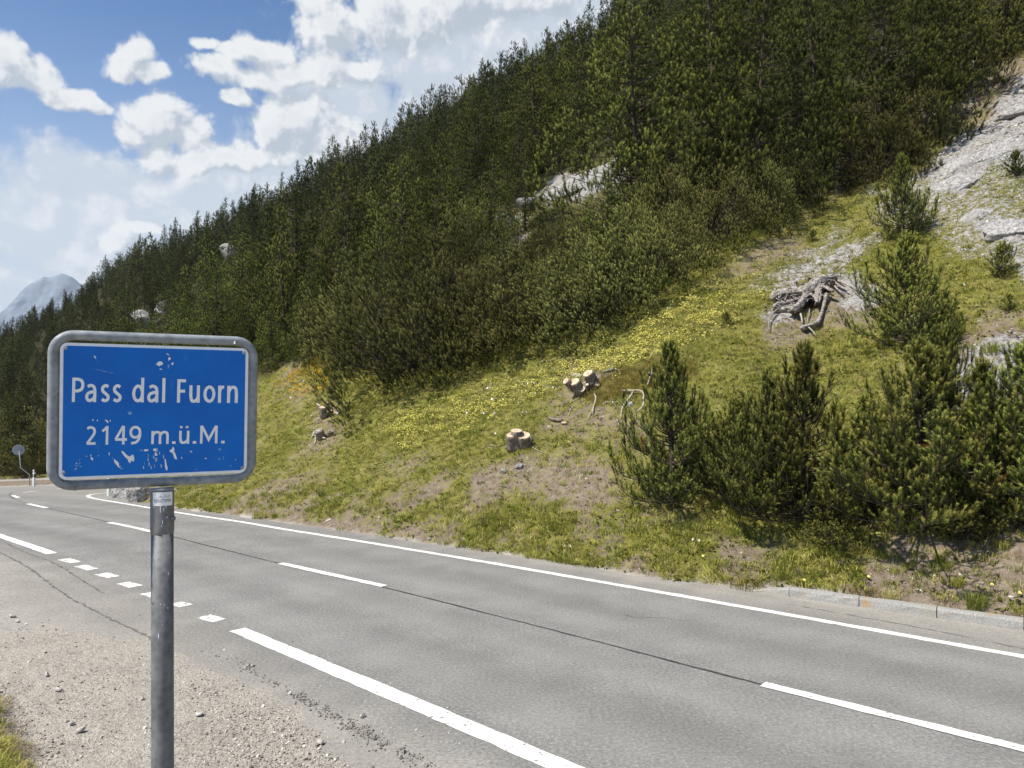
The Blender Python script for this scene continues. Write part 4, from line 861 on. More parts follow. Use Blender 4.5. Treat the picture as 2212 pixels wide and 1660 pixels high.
def plumed(seed, H, R, plumes, nb, sl, nn, nl, nw, m, rp=.36, dead=.0, dome=False, prof=None, top=1.0, squash=.8, k=6, tr0=.011):
    """a crown of separate upright plumes, each a bunch of needle brushes at the end of a bough"""
    r = np.random.default_rng(seed); O, Dv, Ln, T, lines = [], [], [], [], []
    lob = r.uniform(0, 6.28, 6)
    bx, by = r.normal(0, .03 * H, 2)
    def axis(z): t = z / H; return np.array([bx * t + .02 * H * math.sin(3 * t + lob[0]), by * t + .02 * H * math.sin(4 * t + lob[1]), z])
    if not dome:
        zs = np.linspace(0, H, 10); P = np.array([axis(z) for z in zs]); P[0] = axis(0) - [0, 0, .5]; r0 = H * tr0 + .02; lines.append((P, np.linspace(r0, .01, 10)))
    for i in range(plumes):
        a = i * 2.39996 + r.normal(0, .25)
        if dome:
            u = (i + .5) / plumes; e = math.asin(min(1, .02 + .98 * u ** 1.15)) - .12; q = (1 + .16 * math.sin(2 * a + lob[2]) + .12 * math.sin(3 * a + lob[3]) + .10 * math.sin(5 * a + 4 * e + lob[4])) * r.uniform(.70, 1.05)
            c = np.array([R * q * math.cos(a) * math.cos(e), R * q * math.sin(a) * math.cos(e), max(H * q * math.sin(e) * .95, -.15 * H) + .12 * H]); s0 = np.array([r.normal(0, R * .15), r.normal(0, R * .15), -.15]); rr = rp * r.uniform(.75, 1.3)
            mid = (s0 + c) / 2 + [0, 0, -.03 * H * math.cos(e)]
        else:
            u = (i + .5) / plumes; t = 1 - (1 - u) ** .5 if prof is None else np.interp(u, prof[2], prof[0]); t = min(t, .97)
            rad = R * np.interp(t, prof[0], prof[1]) * (1 + .14 * math.sin(2 * a + lob[2] + 5 * t) + .10 * math.sin(3 * a + lob[3] - 9 * t)) * (r.uniform(.82, 1.1) if r.uniform() < .66 else r.uniform(.12, .8))
            z = t * H + r.normal(0, .02 * H); s0 = axis(max(z - .30 * rad, .02 * H)); c = axis(z) + np.array([math.cos(a) * rad, math.sin(a) * rad, -.10 * rad * (1 - t)]); rr = rp * r.uniform(.75, 1.25) * (1.1 - .5 * t); mid = (s0 + c) / 2 - [0, 0, .10 * rad]
        if not dome or e > .3: lines.append((np.array([s0, mid, c]), [max(.010, .010 * H * .35), .012, .004]))
        n = max(5, int(nb * (rr / rp) ** 2)); tone = .5 + r.normal(0, .13); dd_ = r.uniform() < dead; out = np.array([math.cos(a), math.sin(a), 0])
        g = r.standard_normal((n, 3)); g = norm(g) * (r.uniform(.25, 1, (n, 1)) ** .5)
        p = c + g * [rr, rr, rr * squash] + out * (-.25 * rr)
        d = norm(g * [.55, .55, .3] + np.array([0, 0, 1.0]) + out * .25 + r.normal(0, .16, (n, 3)))
        O.append(p); Dv.append(d); Ln.append(sl * r.uniform(.7, 1.25, n)); T.append(np.full(n, 2.0) if dd_ else np.clip(tone + r.normal(0, .09, n), .05, .95))
    if not dome:
        for j in range(5): O.append(axis(H - sl * j * .55)[None]); Dv.append(np.array([[r.normal(0, .1), r.normal(0, .1), 1.0]])); Ln.append(np.array([sl * 1.25])); T.append(np.array([.7]))
    O, Dv = np.concatenate(O), np.concatenate(Dv); Ln, T = np.concatenate(Ln), np.concatenate(T)
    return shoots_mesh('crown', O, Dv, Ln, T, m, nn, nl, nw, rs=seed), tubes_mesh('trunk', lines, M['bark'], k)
def profile(pw, base=.75, low=.02):
    t = np.linspace(low, .99, 40); f = (np.minimum(1, base + (t - low) / .18 * (1 - base))) * (1 - t) ** pw + .03; cum = np.cumsum(f + .10); cum = (cum - cum[0]) / (cum[-1] - cum[0]); return t, f, cum
def shrub(seed, H, R, stems, sl, nn, nl, nw, m, dead=.01, el=(.25, 1.35), tw=7):
    r = np.random.default_rng(seed); O, Dv, Ln, T, lines = [], [], [], [], []
    lob = r.uniform(0, 6.28, 4)
    for i in range(stems):
        a = i * 2.39996 + r.normal(0, .3); e = r.uniform(*el); u = (1 + .22 * math.sin(2 * a + lob[0]) + .15 * math.sin(3 * a + lob[1]) + .12 * math.sin(7 * e + lob[2]))
        L_ = u * r.uniform(.75, 1.12) / math.sqrt((math.cos(e) / R) ** 2 + (math.sin(e) / H) ** 2)
        b = np.array([r.normal(0, R * .2), r.normal(0, R * .2), 0.0]); e0 = e * .6; p = b; pts = [b - [0, 0, .3], b]; seg = 6
        for k in range(seg):
            ee = e0 + (e - e0) * (k / seg) * 2.2; ee = min(ee, 1.5); aa = a + r.normal(0, .12)
            d = np.array([math.cos(aa) * math.cos(ee), math.sin(aa) * math.cos(ee), math.sin(ee)]); p = p + d * L_ / seg; pts.append(p)
        pts = np.array(pts); lines.append((pts, np.linspace(.030, .006, len(pts))))
        isd = r.uniform() < dead * 3
        n2 = int(tw * r.uniform(.8, 1.3))
        for j in range(n2):
            f = .48 + .52 * (j + r.uniform()) / n2; q_ = 1 + f * seg; i0 = min(int(q_), seg); bp = pts[i0] + (pts[i0 + 1] - pts[i0]) * (q_ - i0); bd = norm(pts[i0 + 1] - pts[i0])
            td = norm(bd * .7 + r.normal(0, .55, 3) + [0, 0, .45]); tl = L_ * .16 * r.uniform(.6, 1.2); ns = max(1, int(tl / (sl * .7)))
            tone = .48 + r.normal(0, .15)
            if isd and j % 3 == 0 or r.uniform() < dead: tone = 2.0
            for k in range(ns):
                pp = bp + td * tl * (k + .5) / ns; O.append(pp); dd = norm(td * .6 + [0, 0, .75] + r.normal(0, .25, 3)); Dv.append(dd); Ln.append(sl * r.uniform(.7, 1.25)); T.append(tone)
                if r.uniform() < .7: O.append(pp); Dv.append(norm(td + [0, 0, .5] + r.normal(0, .6, 3))); Ln.append(sl * r.uniform(.6, 1.1)); T.append(tone)
            if tl > .25: lines.append((np.array([bp, bp + td * tl * .8]), [.008, .003]))
    O, Dv, Ln, T = map(np.array, (O, Dv, Ln, T))
    return shoots_mesh('crown', O, Dv, Ln, np.where(T > 1.5, 2.0, np.clip(T, .02, 1)), m, nn, nl, nw, rs=seed), tubes_mesh('trunk', lines, M['bark'], 5)

cone = lambda p, a=.12, b=.9: (lambda t: (min(1, (t + .10) / a) if t < a - .1 else 1) * max(0.0, 1 - t) ** p * b + .04)
PROT = {}
PROT['young'] = [conifer(101 + i, 2.85, 1.15 + .1 * i, lambda t: (min(1, .8 + t * 3)) * max(0, 1 - t) ** .98 + .05, .13, 8, -.05, .75, 1.0, 9, .165, 84, .046, .0052, M['needle_young'], low=.03, irr=.42, dead=.0012, gaps=.16, f0=.30) for i in range(4)]
PROT['sapling'] = [conifer(121 + i, .95, .45, lambda t: max(0, 1 - t) ** .7 + .1, .09, 7, .1, .9, .6, 4, .11, 60, .04, .0045, M['needle_young'], low=.05, irr=.3) for i in range(2)]
PROT['tree'] = [plumed(141 + i, 8.0, (2.5, 2.0, 2.9, 2.2, 2.6, 1.7)[i], (160, 135, 185, 145, 165, 115)[i], 19, .21, 64, .072, .0115, M['needle_tree'], rp=.27, dead=.0012, prof=profile((.85, 1.0, .7, .9, .62, 1.05)[i]), squash=1.75) for i in range(6)]
PROT['shrub'] = [plumed(161 + i, 2.0, 1.75, 150, 18, .13, 64, .042, .0070, M['needle_shrub'], rp=.17, dead=.0012, dome=True, squash=1.6) for i in range(4)]
PROT['far'] = [plumed(181 + i, 8.0, (2.2, 1.8, 2.6, 2.0, 2.3, 1.2, 1.0)[i], (104, 86, 112, 90, 56, 54, 36)[i], 10, .34, 32, .13, .036, M['needle_far'], rp=.34, prof=profile((.9, 1.1, .7, .8, .5, .9, .7)[i], low=(.02, .02, .02, .04, .3, .12, .35)[i]), k=4, squash=1.6) for i in range(7)]
def snag(seed, H=8.0):
    r = np.random.default_rng(seed); lines = []; bend = r.normal(0, .15, 2)
    P = np.array([[bend[0] * (z / H) ** 2 * 2, bend[1] * (z / H) ** 2 * 2, z] for z in np.linspace(-.4, H, 9)]); lines.append((P, np.linspace(.14, .02, 9)))
    for i in range(46):
        z = r.uniform(.12, .97) * H; a = r.uniform(0, 6.28); l_ = (1 - z / H) * 1.5 * r.uniform(.4, 1) + .25; e = r.uniform(-.5, .3); c = np.array([np.interp(z, P[:, 2], P[:, 0]), np.interp(z, P[:, 2], P[:, 1]), z])
        d = np.array([math.cos(a) * math.cos(e), math.sin(a) * math.cos(e), math.sin(e)]); lines.append((np.array([c, c + d * l_ * .5 + [0, 0, -.04], c + d * l_ + [0, 0, .06]]), [.035, .022, .008]))
    me = tubes_mesh('bare_trunk', lines, M['twig'], 5); return me
SNAGS = [snag(301), snag(302), snag(303)]
print('SHOOTS', {k: [len(a.vertices) // 3 for a, b in v] for k, v in PROT.items()})
BASEH = {'young': 3.0, 'sapling': 1.0, 'tree': 8.0, 'shrub': 2.2, 'far': 8.0}
NAMES = {'young': ('young_pine', 'young pine'), 'sapling': ('pine_sapling', 'sapling'), 'tree': ('pine_tree', 'pine tree'), 'shrub': ('mountain_pine_shrub', 'pine shrub'), 'far': ('forest_conifer', 'conifer')}
def plant(kind, v, loc, h, rz, label, group=None, wide=1.0, lean=(0, 0)):
    nm, cat = NAMES[kind]; cr, tk = PROT[kind][v % len(PROT[kind])]; s = h / BASEH[kind]
    o = bpy.data.objects.new(nm, None); col.objects.link(o); o.empty_display_size = .3
    o.location = loc; o.rotation_euler = (lean[0], lean[1], rz); o.scale = (s * wide, s * wide, s)
    if kind == 'shrub':
        e = .6; nx = -(H1(loc[0] + e, loc[1]) - H1(loc[0] - e, loc[1])) / (2 * e); ny = -(H1(loc[0], loc[1] + e) - H1(loc[0], loc[1] - e)) / (2 * e)
        q_ = Vector((nx * .7, ny * .7, 1)).to_track_quat('Z', 'Y'); from mathutils import Quaternion
        o.rotation_euler = (q_ @ Quaternion((0, 0, 1), rz)).to_euler()
    tag(o, label, cat, group)
    link('crown', cr, o); link('trunk', tk, o)
    return o
def plant_px(kind, v, bx, by, topy, label, wide=1.0, group=None, rz=None, minh=.2):
    g = ground(bx, by); h = max((by - topy) * K / F * g[1], minh)
    return plant(kind, v, (g[0], g[1], g[2] - .05), h, rng.uniform(0, 6.28) if rz is None else rz, label, group, wide), g

GY = 'young pines by the roadside'
for a in [(0, 1450, 1092, 735, 'dark young pine standing alone left of the roadside clump', 1.05), (1, 1740, 1130, 745, 'tall pointed young pine in the middle of the roadside clump', 1.2),
          (2, 1590, 1075, 860, 'low bushy young pine filling the gap between the lone pine and the tall one', 1.5), (3, 1990, 1145, 735, 'spindly young pine with pale upright leader right of the tall one', 1.15),
          (0, 1880, 1120, 850, 'short broad young pine squeezed between two taller ones in the clump', 1.35), (1, 2130, 1130, 780, 'young pine leaning over orange dead twigs in the right of the clump', 1.3),
          (2, 2225, 1120, 740, 'young pine cut off by the right picture edge beside the clump', 1.3), (3, 1660, 1110, 800, 'narrow young pine just left of the tall pointed one', .9),
          (2, 2055, 1110, 700, 'thin young pine standing behind the orange dead twigs', .75), (1, 1800, 1180, 1075, 'low sprawling young pine in front of the clump near the kerb', 2.0),
          (0, 2080, 1160, 950, 'low dense young pine at the front foot of the clump on the right', 1.5)]:
    plant_px('young', a[0], a[1], a[2], a[3], a[4], a[5], GY)
plant_px('young', 2, 1960, 745, 500, 'dense dark young pine standing to the right of the dead root', 1.2, GY)
plant_px('young', 1, 1948, 520, 330, 'slender young pine with tall leader above the dense dark one on the stony slope', 1.0, GY)
plant_px('young', 0, 2045, 750, 665, 'small bush-like young pine leaning on the right of the dense dark one', 1.2, GY)
for a in [(0, 2165, 598, 525, 'small sapling among scree near the right edge'), (1, 2195, 380, 325, 'rounded sapling rooted in the pale rock at top right'), (0, 770, 795, 748, 'tiny brown-tipped sapling in the meadow beside the big shrub', ),
          (1, 2180, 672, 632, 'tiny sapling below the scree near the right edge'), (0, 1755, 522, 495, 'tiny sapling on the open slope below the forest edge'), (1, 1255, 378, 305, 'sapling on top of the rocky knoll in the forest'), (0, 1570, 705, 672, 'tiny sapling in the yellow flowers left of the dead root')]:
    plant_px('sapling', a[0], a[1], a[2], a[3], a[4], 1.2 if a[0] else 1.0, 'saplings on the slope')
# mountain pine shrubs along the top of the meadow
GS = 'mountain pine shrubs along the meadow edge'
shr = [(880, 800, 560, 'big rounded grey-green shrub lowest on the meadow edge', 1.0), (985, 775, 580, 'rounded shrub just right of the lowest one', 1.0), (790, 770, 600, 'shrub at the left end of the thicket by the meadow tip', .8),
       (1090, 735, 560, 'shrub with dark hollow base in the middle of the thicket', 1.0), (1190, 712, 540, 'shrub with a rusty dead shoot above the shaded grass', 1.1), (1290, 690, 520, 'shrub overhanging the dark bank right of the rusty one', 1.1),
       (1375, 640, 470, 'shrub at the corner where the thicket steps uphill', 1.0), (1450, 580, 440, 'shrub with bare grey roots showing at its foot', .9), (1545, 515, 370, 'shrub on the slope edge above the bare roots', 1.0),
       (1640, 480, 350, 'shrub beside brown earth below the tall pines', .9), (1700, 445, 330, 'last shrub of the thicket before the rocky gap', .9), (1000, 660, 480, 'shrub in the second row behind the lowest ones', 1.0),
       (1120, 620, 500, 'shrub in the second row below the white boulders', 1.1), (1240, 600, 470, 'shrub under the rocky knoll', 1.1), (1340, 570, 440, 'shrub right of the knoll in the second row', 1.1), (1440, 500, 360, 'shrub up slope behind the thicket corner', 1.0),
       (1560, 440, 300, 'shrub at the feet of the tallest pines', 1.0), (1880, 390, 250, 'shrub at the lower edge of the right hand forest', 1.0), (1950, 320, 190, 'shrub hanging over the grassy strip at upper right', 1.0), (2040, 215, 90, 'shrub beside the bare grey branches at upper right', 1.0),
       (2160, 120, 10, 'shrub highest on the right near the picture corner', 1.0), (700, 745, 640, 'small shrub at the left of the meadow tip', .9), (1020, 560, 430, 'shrub climbing between the pines in the third row', 1.1), (1190, 530, 480, 'low shrub right of the white boulders', 1.0)]
for i, a in enumerate(shr): plant_px('shrub', i, a[0], a[1], a[2], a[3], a[4], GS)
# pines one can tell apart
GT = 'pines on the lower forest edge'
trees = [(588, 802, 660, 'low pine beside the sign at the left of the stony track', 1.2), (505, 815, 640, 'low pine showing just over the right sign corner', 1.2),
         (1395, 470, -60, 'tall dense pine whose top leaves the picture right of the skyline gap', 1.1), (1530, 455, -110, 'very tall broad pine rising out of the picture in the middle', 1.15), (1650, 440, -130, 'tall pine right of the broad middle one', 1.0),
         (1780, 330, -190, 'tall pine behind the rocky gap', 1.1), (1900, 350, -150, 'broad pine with light shoots left of the upper right corner', 1.2), (2030, 240, -240, 'pine with brownish shoots at upper right', 1.15), (2170, 120, -330, 'pine at the upper right corner', 1.1),
         (1125, 430, 175, 'pointed pine standing in front of the bare dead trunks', .95), (1255, 352, 130, 'pine behind the rocky knoll', 1.0), (1372, 440, 40, 'tall pine left of the very tall group', 1.0), (1060, 590, 330, 'pine with open crown above the rusty shrubs', 1.0),
         (940, 660, 290, 'broad pine above the lowest shrub', 1.15), (860, 700, 335, 'pointed pine up slope of the meadow tip', 1.0), (740, 720, 338, 'tall narrow pine centred above the meadow tip', .85), (820, 740, 470, 'shorter pine between two pointed ones', 1.0),
         (610, 770, 400, 'tall dark pine directly right of the sign', .9), (672, 790, 560, 'light green narrow pine standing over the stony track', .9), (540, 790, 545, 'pine half hidden by the right edge of the sign', .9), (470, 800, 560, 'pine top just above the right half of the sign', .9),
         (1010, 640, 420, 'shorter pine in front of the broad one', .9), (1720, 420, 120, 'pine leaning over the rocky gap from the left', 1.0), (1600, 400, 90, 'pine filling the gap between the tall ones', 1.0), (1970, 300, 0, 'pine with spreading low branches at upper right', 1.2)]
hand = []
for i, a in enumerate(trees):
    o, g = plant_px('tree', i, a[0], a[1], a[2], a[3], a[4], GT); hand.append(g[:2]); print('HAND', a[3][:30], g.round(1), round(o.scale[2] * 8, 1))

for i, a in enumerate([(-20, 1026, 930, 'bush at the left picture edge beyond the lower road'), (30, 1024, 900, 'bush left of the round sign beyond the lower road'), (95, 1022, 940, 'bush between the white boulder and the sign frame'), (55, 1030, 985, 'low bush at the foot of the white boulder'), (150, 1020, 900, 'bush hidden behind the left side of the sign')]):
    plant_px('shrub', i, a[0], a[1], a[2], a[3], 1.0, 'bushes beyond the lower road')
for i, a in enumerate([(10, 1018, 850, 'pine at the left picture edge beyond the bend'), (110, 1014, 840, 'pine touching the left side of the sign beyond the bend'), (62, 1016, 800, 'tallest pine behind the round sign'), (35, 1014, 880, 'narrow pine just left of the round sign'), (190, 1010, 820, 'pine hidden behind the sign, left half')]):
    plant_px('tree', i, a[0], a[1], a[2], a[3], .9, 'pines beyond the bend')
for i, (bx, by, ty, lb) in enumerate([(1252, 190, 85, 'bare grey dead tree standing left of the tallest pines'), (1105, 150, 70, 'dead tree with hanging branches on the upper skyline'), (940, 240, 165, 'dead tree leaning on the skyline right of the cloud'), (915, 255, 190, 'short dead tree beside the leaning one on the skyline'), (1290, 100, -10, 'dead tree poking above the trees by the sky gap'),
                                      (330, 530, 480, 'thin dead top standing on the left skyline'), (1095, 430, 350, 'grey dead stem left of the pointed pine'), (560, 420, 362, 'dead lone top on the middle skyline')]):
    g = hit(height, bx, by, 20, 500); y = g[1]
    if y > 300: continue
    o = bpy.data.objects.new('dead_tree', SNAGS[i % 3]); col.objects.link(o); h_ = (by - ty) * K / F * y; o.location = (g[0], g[1], g[2] - .1); o.scale = (h_ / 8,) * 3; o.rotation_euler = (rng.normal(0, .05), rng.normal(0, .08), rng.uniform(0, 6)); tag(o, lb, 'dead tree', 'dead trees in the forest')
# the forest behind: one tree after another, thinned by distance
def build_forest():
    P = []; r = np.random.default_rng(17)
    cell = {}
    def ok(x, y, s):
        c = (int(x // 6), int(y // 6))
        for i in (-1, 0, 1):
            for j in (-1, 0, 1):
                for (a, b, t) in cell.get((c[0] + i, c[1] + j), ()):
                    if (a - x) ** 2 + (b - y) ** 2 < (s * .5 + t * .5) ** 2: return False
        cell.setdefault(c, []).append((x, y, s)); return True
    for h_ in hand: cell.setdefault((int(h_[0] // 6), int(h_[1] // 6)), []).append((h_[0], h_[1], 3.0))
    n = 26000; y = r.uniform(24 ** 1.6, 275 ** 1.6, n) ** (1 / 1.6); X = r.uniform(-.86, .74, n); x = X * y; z = height(x, y); px, py = project(x, y, z)
    Xc, d, D0, T, DR = hillparts(x, y)
    inf = sd_poly(px, py, forest_poly) > -2
    inf &= (d - D0 > 3); inf &= y < (DR + 34 * T / .66) / (NY + NX * Xc)
    for gp in ([(1150, 440), (1180, 390), (1240, 365), (1350, 335), (1365, 440), (1350, 560), (1150, 580)], [(1690, 380), (1780, 310), (1810, 320), (1800, 400), (1720, 440)], [(470, 545), (520, 540), (520, 570), (480, 575)]): inf &= sd_poly(px, py, gp) < 0
    # patchy, with lighter spots of young growth
    order = np.argsort(y)
    for i in order:
        if not inf[i]: continue
        s = 2.9 + .003 * y[i] + 2.4 * r.uniform() ** 2
        if ok(x[i], y[i], s): P.append((x[i], y[i], z[i], px[i], py[i]))
    P = np.array(P); h = np.zeros(len(P))
    hh = 6.6 * np.exp(r.normal(0, .30, len(P))) * np.where(r.uniform(0, 1, len(P)) < .25, 1.4, .85) * (.62 + .5 * sstep(-.5, .5, fbm(P[:, 0] / 25, P[:, 1] / 25, 81, 2)))
    near = P[:, 1] < 46; hh = np.where(near, hh * .62, hh); hh = np.minimum(hh, np.where(P[:, 1] > 110, 9.5, 8.5)); hh = np.where(P[:, 3] < 300, hh * .85, hh)
    vis = (P[:, 3] > -80) & (P[:, 3] < 2300) & (P[:, 4] > -60)
    size = hh / P[:, 1] * vis
    idx = np.argsort(-size); near_i = [i for i in idx[:290] if size[i] > 0]; s_near = set(near_i)
    used = {}
    def lab(i):
        cols = [(110, 'beyond the bend'), (220, 'above the left sign corner'), (330, 'above the word Pass'), (450, 'above the word dal'), (560, 'above the word Fuorn'), (680, 'just right of the sign'), (800, 'above the meadow tip'), (950, 'above the lowest shrubs'),
                (1100, 'left of the white boulders'), (1250, 'above the white boulders'), (1400, 'above the rocky knoll'), (1550, 'behind the tallest pine'), (1700, 'behind the broad tall pines'), (1850, 'above the rocky gap'), (2000, 'above the scree slope'), (9999, 'at the upper right corner')]
        c_ = next(b for a, b in cols if P[i, 3] < a); zz = P[i, 1]
        row = 'nearest' if zz < 38 else 'front' if zz < 44 else 'second line' if zz < 52 else 'middle' if zz < 64 else 'rear' if zz < 80 else 'far' if zz < 110 else 'remote'
        sz = 'tall' if hh[i] > 6.5 else 'mid-sized' if hh[i] > 4.6 else 'small'
        for adj in ('dark', 'dense', 'slender', 'ragged', 'overlapped', 'half hidden', 'pointed', 'shaded', 'crowded', 'squeezed'):
            l = '%s %s conifer, %s row, %s' % (sz, adj, row, c_)
            if l not in used: used[l] = 1; return l, 'conifers of the wooded slope'
        return l, 'conifers of the wooded slope'
    for i in near_i:
        l, g_ = lab(i); kd = 'tree' if P[i, 1] < 75 else 'far'
        nm = 'far'
        cr, tk = PROT[kd][int(r.integers(0, 100)) % len(PROT[kd])]; s = hh[i] / 8.0
        o = bpy.data.objects.new('forest_conifer', None); col.objects.link(o); o.empty_display_size = .3; o.location = (P[i, 0], P[i, 1], P[i, 2] - .1)
        o.rotation_euler = (r.normal(0, .03), r.normal(0, .03), r.uniform(0, 6.28)); w = r.uniform(.9, 1.5); o.scale = (s * w, s * w, s); tag(o, l, 'conifer', g_)
        link('crown', cr, o); link('trunk', tk, o)
    rest = np.array([i for i in range(len(P)) if i not in s_near])
    # each kind joined as crown plus trunk for the distant mass
    ks = []
    for i, (cr, tk) in enumerate(PROT['far']):
        nv = [len(cr.vertices), len(tk.vertices)]; co = np.zeros(sum(nv) * 3, np.float32); a = np.zeros(nv[0] * 3, np.float32); b = np.zeros(nv[1] * 3, np.float32)
        cr.vertices.foreach_get('co', a); tk.vertices.foreach_get('co', b); V = np.concatenate([a, b]).reshape(-1, 3)
        t = np.zeros(nv[0], np.float32); cr.attributes['tone'].data.foreach_get('value', t); t = np.append(t, np.zeros(nv[1]))
        F_ = [list(p.vertices) for p in cr.polygons] + [[v + nv[0] for v in p.vertices] for p in tk.polygons]; mi = [0] * len(cr.polygons) + [1] * len(tk.polygons)
        ks.append(mesh_from('far_tree', V, F_, [M['needle_far'], M['bark']], {'tone': t}, fmat=mi))
    m = len(rest)
    scatter('distant_forest', P[rest][:, :3] - [0, 0, .1], np.stack([r.normal(0, .03, m), r.normal(0, .03, m), r.uniform(0, 6.28, m)], -1), hh[rest] / 8.0, ks, r.integers(0, 7, m), 'distant dark conifer forest running up to the skyline')
    print('FOREST', len(P), 'individual', len(near_i), 'rest', m, 'nearest rest size', (size[rest].max() * F))
build_forest()

